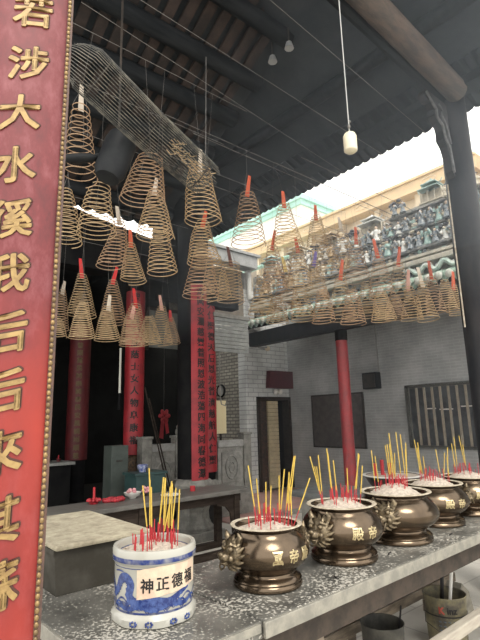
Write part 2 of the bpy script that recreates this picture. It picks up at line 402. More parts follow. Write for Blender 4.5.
while x < 3.35:                                     # scalloped drip tiles of the hall-side eave
    b.prism([(x, 0), (x + .05, -.035), (x + .1, -.05), (x + .15, -.035), (x + .2, 0), (x + .2, .12), (x, .12)], .06, Matrix.Translation((0, 5.74, zL(5.75) + .05))); x += .2
S('drip_tiles', b, m_purlin, ce)
def zR(x): return 5.0 + .35 * (5.15 - x)
S('gable_wall', MB().prism([(1.55, 4.32 + 1.0), (3.4, 4.32 + 1.0), (3.4, zR(3.4)), (1.55, zR(1.55))], .05, Matrix.Translation((0, 5.8, 0))), m_purlin, ce)
rr = MB().prism([(1.2, zR(1.2)), (5.15, zR(5.15)), (5.15, zR(5.15) + .08), (1.2, zR(1.2) + .08)], 6.6, Matrix.Translation((0, .5, 0)))
c2 = S('ceiling_courtyard', rr, m_roof)
b = MB(); y = .5
while y < 7.05:
    b.tube([(4.6, y, zR(4.6) + .045), (5.2, y, zR(5.2) + .03)], .07, 8); y += .125
S('eave_tiles', b, m_purlin, c2, True)
S('purlin', MB().tube([(4.05, .6, zR(4.05) - .05), (4.05, 7.0, zR(4.05) - .05)], .08, 10), m_purlin, c2, True)
S('eave_plate', MB().span(4.72, 4.92, .6, 7.0, zR(4.85) - .12, zR(4.85) - .02), m_purlin, c2)

# ------------------------------------------------------------------ timber: column, log beam, bracket
t = thing('timber_column', 'black painted timber column standing at the end of the incense table', 'column', (4.95, 2.09, 0))
MB().lathe([(0, .28), (.152, .28), (.152, 3.25), (.158, 3.26), (.158, 3.33), (.152, 3.34), (.148, 5.06), (0, 5.06)], 24).build('shaft', m_post, t, True)
MB().lathe([(0, 0), (.24, 0), (.25, .05), (.2, .1), (.23, .17), (.2, .27), (.17, .28), (0, .28)], 24).build('stone_base', m_stone, t, True)
o = MB().tube([(.6, 1.74, 5.0), (2.6, 1.83, 5.0), (4.78, 1.94, 4.99)], [.11, .113, .115], 16).build('log_beam', m_log, None, True)
tag(o, 'brown round log beam running overhead into the black timber column', 'beam')
o = MB().tube([(.6, 1.90, 4.98), (4.75, 2.09, 4.97)], .05, 8).build('tie_beam', m_purlin)
tag(o, 'dark slim tie beam alongside the brown log overhead', 'beam')
t = thing('carved_bracket', 'dark carved scroll bracket under the log beam at the black column', 'bracket', (4.70, 2.03, 4.84))
pl = [(0, 0), (-.42, 0), (-.46, -.06), (-.40, -.12), (-.33, -.1), (-.28, -.16), (-.3, -.24), (-.2, -.28), (-.16, -.36), (-.17, -.46), (-.1, -.52), (-.06, -.62), (-.05, -.78), (0, -.84)]
MB().prism(pl, .08).build('bracket_board', m_post, t)
b = MB()
b.tube([(-.44, -.01, -.04), (-.36, -.01, -.11), (-.27, -.01, -.17), (-.27, -.01, -.26), (-.17, -.01, -.31), (-.14, -.01, -.44), (-.06, -.01, -.56), (-.03, -.01, -.8)], .014, 6)
b.tube([(-.2, -.01, -.08), (-.14, -.01, -.14), (-.16, -.01, -.2), (-.1, -.01, -.26), (-.06, -.01, -.36), (-.03, -.01, -.48)], .012, 6)
b.build('scroll_edge', mat('lit_edge_grey', (.10, .10, .10), (.035, .035, .035), 20, .5), t, True)  # light catching the carved edges, painted as a paler grey

# ------------------------------------------------------------------ red couplet board close to the camera
t = thing('support_column', 'round timber column behind the red couplet board', 'column', (.27, 1.64, 0))
MB().lathe([(0, 0), (.12, 0), (.12, 5.5), (0, 5.5)], 20).build('shaft', m_post, t, True)
MB().lathe([(.12, 0), (.2, 0), (.2, .2), (.12, .25)], 20).build('stone_base', m_stone, t, True)
BW = .275
t = thing('couplet_board', 'tall faded red couplet board with large gold characters and beaded edge', 'board', (.482, 1.41, 0), math.radians(-17))
def bow(x): u = (x + BW / 2) / (BW / 2); return .02 * u * u          # slightly bowed across
n = 12; top, bot = 3.5, .75
xs = [-BW + BW * i / n for i in range(n + 1)]
b = MB()
F = [(x, bow(x)) for x in xs]
pv = [[b.bm.verts.new((x, y + dy, z)) for (x, y) in F] for z in (bot, top) for dy in (0, .03)]
for i in range(n):
    b.bm.faces.new((pv[0][i], pv[0][i + 1], pv[2][i + 1], pv[2][i])); b.bm.faces.new((pv[1][i], pv[1][i + 1], pv[3][i + 1], pv[3][i]))
    b.bm.faces.new((pv[0][i], pv[0][i + 1], pv[1][i + 1], pv[1][i])); b.bm.faces.new((pv[2][i], pv[2][i + 1], pv[3][i + 1], pv[3][i]))
for q in (0, n): b.bm.faces.new((pv[0][q], pv[2][q], pv[3][q], pv[1][q]))
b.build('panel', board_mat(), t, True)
b = MB()
for sx in (-.0, -BW): b.span(sx - .012, sx + .006, bow(0) - .012, bow(0) + .032, bot, top, bevel=.002)
b.build('border_strip', m_beadbase, t)
for sx in (-.006, -BW):
    b = MB(); z = bot + .01
    while z < top: b.ball((sx, bow(0) - .013, z), (.0062, .005, .0082), 8, 5); z += .0172
    b.build('bead_border', m_bead, t, True)
chars = '若涉大水徯我后后來其蘇'
zz = [2.93, 2.735, 2.555, 2.375, 2.20, 2.03, 1.855, 1.69, 1.525, 1.35, 1.19]
xx = [-.118, -.120, -.135, -.138, -.138, -.135, -.132, -.13, -.125, -.12, -.115]
for ch, z0, x0 in zip(chars, zz, xx):
    def pl0(v, z0=z0, x0=x0, off=0): x = x0 + v.x; return (x, bow(x) - v.z - off, z0 + v.y * 1.02 + v.x * .26)
    def pl1(v, z0=z0, x0=x0): x = x0 + v.x + .0025; return (x, bow(x) - v.z * .5, z0 + v.y * 1.02 + v.x * .26 + .0035)
    g = text_obj('character', ch, .122, m_gold, t, pl0, .0026, .005)
    g2 = text_obj('engraved_outline', ch, .122, m_goldedge, g, pl1, .0046, .006)

# ------------------------------------------------------------------ incense table
TR = .0305; cT, sT = math.cos(TR), math.sin(TR)
t = thing('incense_table', 'long metal-topped incense table strewn with ash flecks', 'table', (1.34 - (1.34 * cT - 1.6 * sT), 1.6 - (1.34 * sT + 1.6 * cT), 0), TR)
m_top = speckle_mat('ash_flecked_metal', (.085, .083, .075), (.215, .208, .185), (.47, .445, .39), 70, .772, .36, .3, 3.4)
b = MB().span(.80, 1.44, 1.60, 3.40, .735, .80, bevel=.006)
b.build('end_slab', m_top, t)
b = MB().span(1.445, 4.58, 1.585, 2.42, .745, .805, bevel=.008)
b.build('table_top', m_top, t)
m_edge = mat('tin_edging', (.34, .32, .27), (.24, .23, .2), 14, .45, .35)
MB().span(1.43, 4.585, 1.572, 1.588, .742, .803, bevel=.004).build('metal_edging', m_edge, t)
MB().span(.79, 1.42, 1.588, 1.602, .765, .797).span(.788, .802, 1.6, 3.4, .74, .797, bevel=.003).build('metal_edging', m_edge, t)
b = MB().span(.86, 4.5, 1.66, 1.72, .60, .745).span(.86, 4.5, 2.3, 2.36, .60, .745).span(.86, .92, 1.72, 3.3, .6, .735)
b.build('apron', mat('dark_brown_apron', (.028, .02, .014), (.06, .042, .03), 8, .7), t)
for (x, y) in ((.95, 1.74), (1.89, 1.74), (2.9, 2.3), (4.05, 2.3), (4.42, 1.72), (.95, 3.2)):
    MB().span(x - .045, x + .045, y - .045, y + .045, 0, .62, bevel=.006).build('leg', m_tablewood, t)
MB().span(1.98, 4.42, 2.24, 2.28, .16, .23).build('stretcher', m_tablewood, t)
o = MB().span(2.6, 4.36, 1.66, 1.72, .20, .27, bevel=.008).build('timber_plank', mat('pale_plank', (.42, .38, .31), (.34, .3, .25), 8, .7, stretch=(.6, 4, 4)))
o.parent = t; o.name = 'foot_rail'

MB().tube([(4.79, 2.16, 2.45), (4.79, 2.16, 4.0)], .008, 6).build('conduit', m_lip, bpy.data.objects['timber_column']).location = (-4.95, -2.09, 0)
# stone block on the table's end slab
o = MB().prism([(-.03, 0), (.43, 0), (.45, .17), (.47, .185), (.47, .205), (-.05, .205), (-.05, .185), (-.045, .17)], .80, Matrix.Translation((.95, 2.48, .801))).build('stone_block', mat('x', (0, 0, 0)) if False else mat('dark_block_stone', (.042, .038, .03), (.065, .06, .05), 5, .8, bump=.1, spec=.2))
tt = MB().span(.90, 1.42, 2.45, 3.30, 1.006, 1.03, bevel=.01)
o2 = tt.build('block_top', mat('cream_crusted_top', (.46, .41, .30), (.26, .225, .16), 16, .9, bump=.9, lo=.35, hi=.65), o)
tag(o, 'low dark stone block with a crusty cream top beside the blue pot', 'block')

# ------------------------------------------------------------------ blue and white pot
POT = Vector((1.162, 1.985, .80))
t = thing('incense_pot', 'blue and white porcelain incense pot with dragon and pasted paper label', 'pot', POT)
m_porc = porcelain_mat()
def wob(a, z): return 1 + (.035 * abs(math.sin(a * 4)) if z < .04 else 0)
prof = [(0, .004), (.165, .0), (.172, .004), (.174, .03), (.17, .04), (.163, .048), (.164, .055), (.1675, .07), (.1685, .15), (.1685, .225), (.172, .23), (.1775, .236), (.1785, .25), (.1785, .275), (.175, .285), (.168, .287), (.158, .283), (.155, .27), (.155, .2), (0, .2)]
MB().lathe(prof, 64, wob=wob).build('pot_body', m_porc, t, True)
def cyl(rad, a0):            # wrap flat (u,v) round the pot: u to the reader's right, v up, w out
    def f(v):
        a = a0 + v.x / rad
        return ((rad + v.z) * math.cos(a), (rad + v.z) * math.sin(a), v.y)
    return f
AF = math.atan2(-POT.y, -POT.x)          # direction from pot to viewer
def wrapped_patch(name, pts_rows, material, parent, rad, a0):
    """grid of (u,v) rows laid onto the pot"""
    f = cyl(rad, a0); b = MB()
    rows = [[b.bm.verts.new(f(Vector((u, v, 0)))) for u, v in row] for row in pts_rows]
    for i in range(len(rows) - 1):
        for j in range(len(rows[0]) - 1): b.bm.faces.new((rows[i][j], rows[i][j + 1], rows[i + 1][j + 1], rows[i + 1][j]))
    return b.build(name, material, parent, True)
lab = wrapped_patch('paper_label', [[(-.072 + i * .0145, .105 + (j * .0275 * 2) + i * .0016 + .003 * R.random()) for i in range(21)] for j in range(3)], mat('stained_paper', (.56, .40, .30), (.62, .52, .38), 18, .85), t, .1705, AF)
for i, ch in enumerate('神正德福'):
    f = cyl(.1712, AF)
    text_obj('character', ch, .056, m_black, lab, lambda v, i=i: f(Vector((-.030 + i * .064 + v.x, .158 + i * .004 + v.y, v.z))), .0012, .0006)
m_blue = mat('cobalt_blue', (.014, .028, .13), (.06, .10, .27), 45, .25)
def ribbon(name, path, w, parent):
    f = cyl(.1698, AF); b = MB(); L_, R_ = [], []
    n = len(path)
    pts = []
    for i in range((n - 1) * 6 + 1):                 # catmull-rom through the path
        s_ = i / 6; k = min(int(s_), n - 2); u = s_ - k
        P = [Vector(path[max(0, min(n - 1, k + d))]) for d in (-1, 0, 1, 2)]
        pts.append(.5 * ((2 * P[1]) + (P[2] - P[0]) * u + (2 * P[0] - 5 * P[1] + 4 * P[2] - P[3]) * u * u + (3 * P[1] - P[0] - 3 * P[2] + P[3]) * u ** 3))
    for i, p in enumerate(pts):
        d = (pts[min(i + 1, len(pts) - 1)] - pts[max(i - 1, 0)]).normalized(); nn = Vector((-d.y, d.x)); ww = w * (1 - .75 * abs(2 * i / (len(pts) - 1) - 1) ** 3)
        jag = 1 + .35 * (i % 2)
        L_.append(b.bm.verts.new(f(Vector((p.x + nn.x * ww, p.y + nn.y * ww, 0))))); R_.append(b.bm.verts.new(f(Vector((p.x - nn.x * ww * jag, p.y - nn.y * ww * jag, 0)))))
    for i in range(len(pts) - 1): b.bm.faces.new((L_[i], L_[i + 1], R_[i + 1], R_[i]))
    return b.build(name, m_blue, parent, True)
ribbon('dragon_motif', [(-.26, .19), (-.225, .155), (-.20, .12), (-.175, .14), (-.155, .175), (-.125, .185), (-.10, .16), (-.105, .115), (-.06, .09), (.0, .1), (.06, .095), (.11, .115), (.16, .13)], .017, t)
ribbon('dragon_motif', [(-.07, .205), (-.04, .19), (-.02, .2), (0, .187), (.02, .196)], .011, t)
for u0 in (-.235, -.165, -.095, -.025, .045, .115, .185):
    ribbon('wave_motif', [(u0 - .034, .066), (u0 - .018, .086), (u0, .092), (u0 + .018, .086), (u0 + .034, .066)], .0035, t)
ribbon('dragon_motif', [(.0, .215), (.02, .206), (.045, .213), (.06, .2), (.085, .206), (.10, .195)], .009, t)
ribbon('cloud_motif', [(.12, .212), (.135, .2), (.15, .207), (.165, .195)], .007, t)
ribbon('cloud_motif', [(.05, .19), (.07, .205), (.09, .195), (.08, .182), (.1, .178), (.13, .19)], .009, t)
ribbon('cloud_motif', [(-.2, .20), (-.17, .206), (-.14, .204)], .003, t)
ribbon('wave_motif', [(-.19, .085), (-.12, .07), (-.06, .082), (0, .07), (.06, .085), (.13, .075), (.19, .09)], .010, t)
for u in (-.085, -.02, .08, .15):
    f = cyl(.1785, AF)
    b = MB()
    for k in range(7):
        a = 2 * PI * k / 7
        b.ball(f(Vector((u + .013 * math.cos(a), .02 + .008 * math.sin(a), 0))), .005, 6, 4)
    b.build('flower_motif', m_blue, t, True)

# ------------------------------------------------------------------ bronze censers
BP = [(0, 0), (.164, 0), (.177, .004), (.180, .014), (.176, .022), (.173, .026), (.176, .034), (.170, .042), (.157, .05), (.147, .058), (.146, .066), (.160, .079), (.192, .102), (.214, .128), (.222, .152), (.219, .176), (.205, .202), (.183, .224), (.168, .238), (.165, .247), (.170, .256), (.184, .262), (.189, .265), (.188, .269), (.178, .271), (.167, .266), (.160, .25), (.158, .20), (0, .19)]
def prof_r(z):
    for (r0, z0), (r1, z1) in zip(BP[8:], BP[9:]):
        if z0 <= z <= z1 and z1 > z0: return r0 + (r1 - r0) * (z - z0) / (z1 - z0)
    return .2
def bowl(x, y, s, sz, label, amask, chs, achar):
    t = thing('bronze_censer', label, 'incense burner', (x, y, .806), 0, 'bronze censers along the table')
    t.scale = (s, s, sz)
    MB().lathe(BP, 56).build('bowl_body', m_bronze, t, True)
    MB().lathe([(.1885, .2695), (.190, .2675), (.188, .272), (.178, .2735), (.166, .268)], 56).build('ash_dusted_lip', m_lip, t, True)
    for q in (0, 1):
        a = amask + q * PI
        g = MB(); rr = random.Random(5)
        g.ball((.004, 0, 0), (.034, .056, .054), 16, 10)                                # head
        g.ball((.042, 0, -.014), (.034, .027, .02), 12, 8)                             # muzzle
        g.ball((.07, 0, -.004), (.012, .016, .011), 8, 6)                              # nose
        g.ball((.04, 0, -.036), (.024, .02, .01), 8, 6)                                # lower jaw
        for sgn in (-1, 1):
            g.ball((.036, sgn * .024, .018), (.013, .013, .012), 8, 6)                 # eyes
            g.tube([(.04, sgn * .008, .024), (.036, sgn * .026, .036), (.02, sgn * .044, .03)], [.006, .010, .005], 7)   # brows
            g.tube([(.004, sgn * .036, .046), (.008, sgn * .05, .064), (.018, sgn * .044, .08)], [.016, .012, .003], 8)   # ears
            g.ball((.036, sgn * .03, -.016), (.014, .014, .014), 8, 6)                 # cheeks
        for k in range(15):                                                           # mane locks round the face
            aa = 2 * PI * k / 15 + .2
            c0, c1 = math.cos(aa), math.sin(aa)
            g.tube([(.014, .046 * c0, .044 * c1), (.006, .06 * c0 - .008 * c1, .058 * c1 + .008 * c0), (-.006, .068 * c0 - .02 * c1, .064 * c1 + .018 * c0)], [.009, .008, .003], 6)
        g.tube([(.05, -.02, -.028), (.058, -.016, -.05), (.06, 0, -.058), (.058, .016, -.05), (.05, .02, -.028)], .004, 6)   # mouth ring
        g.xform(Matrix.Rotation(a, 4, 'Z') @ Matrix.Translation((.210, 0, .166)) @ Matrix.Rotation(-.12, 4, 'Y') @ Matrix.Scale(1.15, 4))
        g.build('lion_mask', m_bronze_l, t, True)
    for i, ch in enumerate(chs):
        a0 = achar + i * .40
        def f(v, a0=a0):
            z = .158 + v.y; r = prof_r(z) + .001 + v.z; a = a0 + v.x / .222
            return (r * math.cos(a), r * math.sin(a), z)
        text_obj('cast_character', ch, .062, m_brass, t, f, .0012, .0016)
    return t
V = lambda x, y: math.atan2(-y, -x)
bowls = [(1.756, 1.906, .955, 1.035, 'bronze censer with lion masks, next to the blue and white pot', '國帝殿', -52, 14),
         (2.37, 1.916, 1.065, 1.107, 'bronze censer second from the blue and white pot', '殿帝', -33, 20),
         (2.967, 1.935, 1.21, 1.116, 'broad bronze censer with the tall yellow sticks, third along the table', '', -17, 20),
         (3.585, 2.007, 1.14, 1.067, 'bronze censer fourth along the table, in front of the barred window', '殿帝', -58, 25),
         (4.116, 1.988, 1.065, 1.086, 'bronze censer farthest along the table, beside the black column', '殿', -50, 20)]
ash = []
def ash_heap(loc, r, hgt, label, seed):
    rr = random.Random(seed); b = MB(); rings = []
    for i in range(8):
        q = r * i / 7
        zz_ = hgt * math.cos(min(1, i / 7) * PI / 2) ** 1.2
        rings.append([b.bm.verts.new((q * math.cos(2 * PI * k / 28), q * math.sin(2 * PI * k / 28), zz_ + (rr.uniform(-.006, .008) if 0 < i < 7 else 0))) for k in range(28)])
    for i in range(7):
        for k in range(28): b.bm.faces.new((rings[i][k], rings[i][(k + 1) % 28], rings[i + 1][(k + 1) % 28], rings[i + 1][k]))
    for k in range(60):
        q = r * .85 * math.sqrt(rr.random()); a = rr.random() * 2 * PI
        b.ball((q * math.cos(a), q * math.sin(a), hgt * (1 - q / r) ** .8 * .8 + .002), (.008, .006, .004), 6, 4)
    o = b.build('ash_heap', m_ash, None, True, loc)
    tag(o, label, 'ash', None, 'stuff'); return o
names = ['first bronze censer beside the blue pot', 'second bronze censer', 'third and broadest bronze censer', 'fourth bronze censer', 'farthest bronze censer']

# joss sticks: one whole stick (yellow over red foot) and one burnt stub, then copies
def whole_stick(L):
    t = thing('joss_stick', 'x', 'joss stick')
    MB().tube([(0, 0, -.02), (0, 0, L * .3)], .0021, 6).build('red_foot', m_stickred, t)
    MB().tube([(0, 0, L * .3), (0, 0, L)], .0031, 6).build('incense_coat', m_stickyel, t)
    return t
protoW = whole_stick(.30)
protoS = MB().tube([(0, 0, -.02), (0, 0, .11)], .0024, 6).build('joss_stub', m_stickred)
tag(protoS, 'x', 'joss stick stub')
usedW = usedS = False
def stick(kind, loc, lean, az, sc, label, group):
    global usedW, usedS
    if kind == 'w':
        if not usedW: o = protoW; usedW = True
        else:
            o = protoW.copy(); C.objects.link(o)
            for ch in list(protoW.children):
                c = ch.copy(); C.objects.link(c); c.parent = o
    else:
        if not usedS: o = protoS; usedS = True
        else: o = protoS.copy(); C.objects.link(o)
    o.location = loc; o.rotation_euler = (0, lean, az); o.scale = (1, 1, sc)
    o['label'] = label; o['group'] = group
def fill(center, zash, r, hgt, nW, nS, where, seed, spread=.5, clusters=None):
    rr = random.Random(seed)
    for i in range(nS):
        q = r * spread * math.sqrt(rr.random()); a = rr.random() * 2 * PI
        h_ = hgt * max(0, 1 - q / r) * .8
        stick('s', (center[0] + q * math.cos(a), center[1] + q * math.sin(a), zash + h_), rr.uniform(0, .12), rr.random() * 2 * PI, rr.uniform(.45, 1.05), 'short red joss stick stub in the ' + where, 'red stubs in the ' + where)
    for i in range(nW):
        q = r * spread * 1.15 * math.sqrt(rr.random()); a = rr.random() * 2 * PI
        if clusters:
            cxo, cyo = clusters[i % len(clusters)]
            px, py = cxo + rr.uniform(-.02, .02), cyo + rr.uniform(-.02, .02)
        else: px, py = q * math.cos(a), q * math.sin(a)
        q = math.hypot(px, py); h_ = hgt * max(0, 1 - q / r) * .8
        stick('w', (center[0] + px, center[1] + py, zash + h_), abs(rr.gauss(0, .11)) + .01, math.atan2(py, px) + rr.gauss(0, .7), rr.uniform(.62, 1.08), 'tall yellow joss stick with red foot in the ' + where, 'yellow sticks in the ' + where)
def tall(k, dx, dy, sc, lean, az):
    x, y, s, sz = bowls[k][:4]
    stick('w', (x + dx, y + dy, .806 + .262 * sz), lean, az, sc, 'tall yellow joss stick with red foot in the ' + names[k], 'yellow sticks in the ' + names[k])
ax = Vector((.77, -.64))                       # direction of the row as the visitor sees it, left to right
o = ash_heap((POT.x, POT.y, POT.z + .252), .154, .03, 'pale ash filling the blue and white pot', 3)
fill((POT.x, POT.y), POT.z + .252, .15, .03, 15, 34, 'blue and white pot', 21, .72, [(.0, .0), (.03, -.02), (.055, -.045), (.0, .03)])
for k, (x, y, s, sz, lb, chs, am, ac) in enumerate(bowls):
    bowl(x, y, s, sz, lb, V(x, y) + math.radians(am), chs, V(x, y) + math.radians(ac))
    mound = [.02, .045, .065, .06, .05][k]
    ash_heap((x, y, .806 + .243 * sz), .157 * s, mound + .012, 'pale ash heaped in the ' + names[k], 30 + k)
    cl = [[(-.045, .0), (.0, -.02), (.07, -.05), (.09, -.08), (.06, -.04)], [(-.08, .06), (-.03, .0), (.07, -.06), (.06, -.03), (-.04, .02)], [(-.02, .02), (.0, .0), (.05, -.05), (-.09, .06)], [(-.05, .03), (.07, -.05), (.1, -.08), (-.06, .05)], [(-.05, .05), (.02, 0)]][k]
    fill((x, y), .806 + .243 * sz, .16 * s, mound, [9, 11, 9, 9, 5][k], [28, 26, 30, 24, 16][k], names[k], 40 + k * 7, [.62, .6, .5, .55, .6][k], cl)

for a_ in ((2, .02, .0, 1.28, .05, 2.4), (2, .045, -.03, 1.3, .03, 2.6), (2, .065, -.05, 1.25, .03, 2.2), (1, -.09, .06, .95, .22, 2.4), (0, .07, -.06, 1.12, .2, -.6), (0, .085, -.07, 1.12, .16, -.7), (0, .1, -.1, .8, .4, -.6)): tall(*a_)
# spent stubs lying on the table
for k, (x, y, a, l) in enumerate([(2.62, 1.78, .3, .05), (3.55, 1.84, -.5, .16), (3.30, 1.75, .2, .06), (2.05, 1.72, 1.0, .03)]):
    o = MB().tube([(-l / 2, 0, .004), (l / 2, 0, .004)], .004, 6).build('spent_stick', m_black)
    o.location = (x, y, .806); o.rotation_euler = (0, 0, a)
    tag(o, ['short charred stick lying before the second censer', 'long dark stick lying before the fourth censer', 'charred stick lying between third and fourth censers', 'tiny charred crumb of stick before the first censer'][k], 'stick')

# ------------------------------------------------------------------ buckets on the floor
def bucket(x, y, r, h, label, m, dark):
    t = thing('metal_bucket', label, 'bucket', (x, y, 0))
    MB().lathe([(0, .004), (r * .88, 0), (r * .9, .01), (r * .97, h * .8), (r * .985, h * .8 + .006), (r, h - .012), (r * 1.03, h - .004), (r * 1.02, h + .004), (r * .98, h), (r * .96, h - .02), (r * .86, .03), (0, .03)], 36).build('pail', m, t, True)
    return t
m_bk1 = mat('stained_drum_tin', (.20, .175, .10), (.07, .062, .05), 7, .6, .2)
m_bk2 = mat('sooty_tin', (.045, .043, .038), (.09, .085, .07), 9, .6, .3)
t = bucket(3.56, 1.99, .146, .335, 'old printed paint bucket with a white pole standing in it under the table', m_bk1, 1)
A0 = V(3.56, 1.99)
def fb(a0, z0, r0=.146):
    def f(v): a = a0 + v.x / r0; rr = r0 * (.9 + .09 * (z0 + v.y) / .335) + .004 + v.z; return (rr * math.cos(a), rr * math.sin(a), z0 + v.y)
    return f
text_obj('printed_letter', 'K', .062, mat('red_print', (.32, .06, .04), None, rough=.6), t, fb(A0 - .18, .262), .0022, .0006)
text_obj('printed_letter', 'inz', .062, m_black, t, fb(A0 + .30, .262), .0016, .0006)
MB().lathe([(.1425, .215), (.1445, .22), (.1445, .225)], 40).build('printed_band', m_black, t, True)
b = MB()
for k in range(5):
    for j in range(4): 
        f = fb(A0 - .3 + j * .22, .19 - k * .028)
        b.ball(f(Vector((0, 0, .0))), (.004, .012, .004), 6, 4)
b.build('small_print', mat('bluish_print', (.08, .10, .12), None, rough=.6), t)
MB().tube([(.15 * math.cos(A0 - 1.2), .15 * math.sin(A0 - 1.2), .29), (.19 * math.cos(A0 - .8), .19 * math.sin(A0 - .8), .18), (.175 * math.cos(A0 - .25), .175 * math.sin(A0 - .25), .13)], .003, 5).build('wire_handle', m_iron, t)
o = MB().tube([(3.60, 2.01, .04), (3.66, 1.95, .57)], .012, 8).build('white_pole', m_white, None, True)
tag(o, 'slim white pole leaning in the printed paint bucket', 'pole')
o = MB().tube([(3.61, 2.06, .04), (3.70, 2.07, .4), (3.71, 2.07, .5)], [.014, .014, .02], 7).build('charred_stick', m_black, None, True)
tag(o, 'thick charred stick beside the white pole in the printed bucket', 'stick')
t = bucket(2.87, 2.05, .135, .305, 'sooty black tin bucket on the floor under the table edge', m_bk2, 1)
o = MB().tube([(2.92, 2.01, .04), (2.97, 1.98, .32), (2.96, 1.96, .40)], .006, 6).build('burnt_rod', m_black, None, True)
tag(o, 'thin bent black rod sticking out of the sooty bucket', 'rod')
o = MB().prism([(0, 0), (.28, 0), (.2, .22), (.1, .3), (.03, .2)], .12, Matrix.Translation((3.85, 2.05, 0))).build('cloth_sack', mat('grey_sacking', (.24, .22, .18), (.16, .15, .12), 10, .9, bump=.5))
tag(o, 'slumped grey sack on the floor beside the printed bucket', 'sack')

# ------------------------------------------------------------------ offering table and what stands on it
t = thing('offering_table', 'long dark offering table with bracketed legs before the hall', 'table', (0, 0, 0))
m_ot = mat('grey_worn_tabletop', (.085, .08, .072), (.14, .132, .12), 8, .5, stretch=(.6, 3, 1))
MB().span(1.2, 4.22, 4.85, 5.42, .70, .75, bevel=.008).build('table_top', m_ot, t)
MB().span(1.25, 4.12, 4.93, 4.97, .60, .70).span(1.25, 4.12, 5.30, 5.34, .60, .70).build('apron', m_darkwood, t)
for x in (1.4, 2.72, 4.05):
    for y in (4.95, 5.32):
        MB().span(x - .04, x + .04, y - .04, y + .04, .07, .70, bevel=.005).build('leg', m_darkwood, t)
for x, sg in ((4.05, -1), (2.72, 1), (2.72, -1), (1.4, 1)):
    pl = [(0, 0), (0, -.3), (sg * .03, -.3), (sg * .05, -.14), (sg * .12, -.06), (sg * .26, -.03), (sg * .26, 0)]
    b = MB().prism(pl, .03, Matrix.Translation((x + sg * .04, 4.935, .61)))
    b.build('corner_bracket', m_darkwood, t)
MB().span(1.3, 4.2, 4.88, 4.98, 0, .07, bevel=.01).span(1.3, 4.2, 5.28, 5.38, 0, .07, bevel=.01).build('foot_rail', m_darkwood, t)
m_lot = mat('lotus_red', (.45, .03, .04), (.3, .02, .03), 20, .5)
def petals(b, r, n, h, w, base=.02):
    for k in range(n):
        a = 2 * PI * k / n
        b.ball((r * math.cos(a), r * math.sin(a), base), (w, w * .7, h), 7, 5, Matrix.Rotation(a, 3, 'Z') @ Matrix.Rotation(.4, 3, 'Y'))
t = thing('candle_stand', 'red candle in a red lotus holder on the offering table', 'candle', (2.30, 5.22, .75))
b = MB().lathe([(0, 0), (.045, 0), (.05, .01), (.03, .02), (.06, .04), (0, .04)], 16); petals(b, .06, 9, .018, .022, .04); b.build('lotus_holder', m_lot, t, True)
MB().lathe([(0, .04), (.014, .04), (.013, .17), (0, .175)], 10).build('candle', m_stickred, t, True)
t = thing('red_garland', 'low red flower garland lying on the offering table', 'garland', (2.52, 5.20, .75))
b = MB()
for k in range(22): a = 2 * PI * k / 22; b.ball((.11 * math.cos(a), .07 * math.sin(a), .022 + .004 * math.sin(5 * a)), (.024, .022, .022), 7, 5)
b.build('flower_ring', m_lot, t, True)
t = thing('offering_bowl', 'white bowl with pink blossoms on the offering table', 'bowl', (2.78, 5.26, .75))
MB().lathe([(0, 0), (.04, 0), (.045, .012), (.08, .03), (.1, .065), (.094, .065), (.07, .03), (0, .02)], 24).build('bowl', m_white, t, True)
b = MB()
for k in range(9): b.ball((R.uniform(-.06, .03), R.uniform(-.05, .05), .065 + R.random() * .03), .022, 7, 5)
b.build('blossoms', mat('pink_blossom', (.62, .22, .27), (.7, .45, .42), 30, .7), t, True)
t = thing('flower_ornament', 'small pink and white flower ornament right of the white bowl', 'ornament', (2.98, 5.30, .75))
b = MB().lathe([(0, 0), (.03, 0), (.03, .01), (.012, .02), (.012, .03), (0, .03)], 12)
b.build('stand', m_darkwood, t, True)
b = MB()
for k in range(14): b.ball((R.uniform(-.035, .035), R.uniform(-.03, .03), .04 + R.random() * .06), .017, 6, 5)
b.build('blossoms', MATS['pink_blossom'], t, True)
t = thing('white_plate', 'white plate on the offering table behind the yellow sticks', 'plate', (3.16, 5.05, .75))
MB().lathe([(0, 0), (.06, 0), (.12, .016), (.118, .02), (.06, .008), (0, .008)], 28).build('dish', m_white, t, True)
t = thing('red_cup', 'small red candle cup at the right part of the offering table', 'cup', (3.56, 5.18, .75))
MB().lathe([(0, 0), (.03, 0), (.035, .06), (.03, .06), (.026, .01), (0, .01)], 16).build('cup', m_stickred, t, True)
MB().lathe([(0, .01), (.025, .01), (.025, .045), (0, .05)], 12).build('wax', mat('pale_wax', (.7, .4, .3), None, rough=.5), t, True)

# green chests behind the table
m_teal = mat('teal_painted_wood', (.025, .055, .055), (.035, .075, .072), 5, .5)
t = thing('teal_chest', 'dark teal chest behind the offering table below the red pillar', 'chest', (3.43, 6.17, 0))
MB().span(-.22, .22, -.2, .14, 0, .9, bevel=.01).build('chest_body', m_teal, t)
MB().span(-.25, .25, -.22, .15, .9, .935, bevel=.006).build('chest_lid', m_teal, t)
t = thing('grey_cabinet', 'grey-green cabinet left of the teal chest in the hall', 'cabinet', (3.25, 6.64, .36))
MB().span(-.14, .12, -.12, .14, 0, .92, bevel=.008).build('cabinet_body', mat('grey_green_paint', (.07, .085, .075), (.05, .062, .055), 5, .6), t)
MB().span(-.06, .02, -.135, -.12, .70, .72).build('handle', m_iron, t)
t = thing('blue_vase', 'little blue and white vase standing on the teal chest', 'vase', (3.38, 6.12, .935))
MB().lathe([(0, 0), (.045, 0), (.05, .02), (.07, .06), (.075, .09), (.06, .1), (0, .1)], 20).build('vase', mat('blue_white_vase', (.45, .48, .6), (.05, .08, .3), 40, .3), t, True)

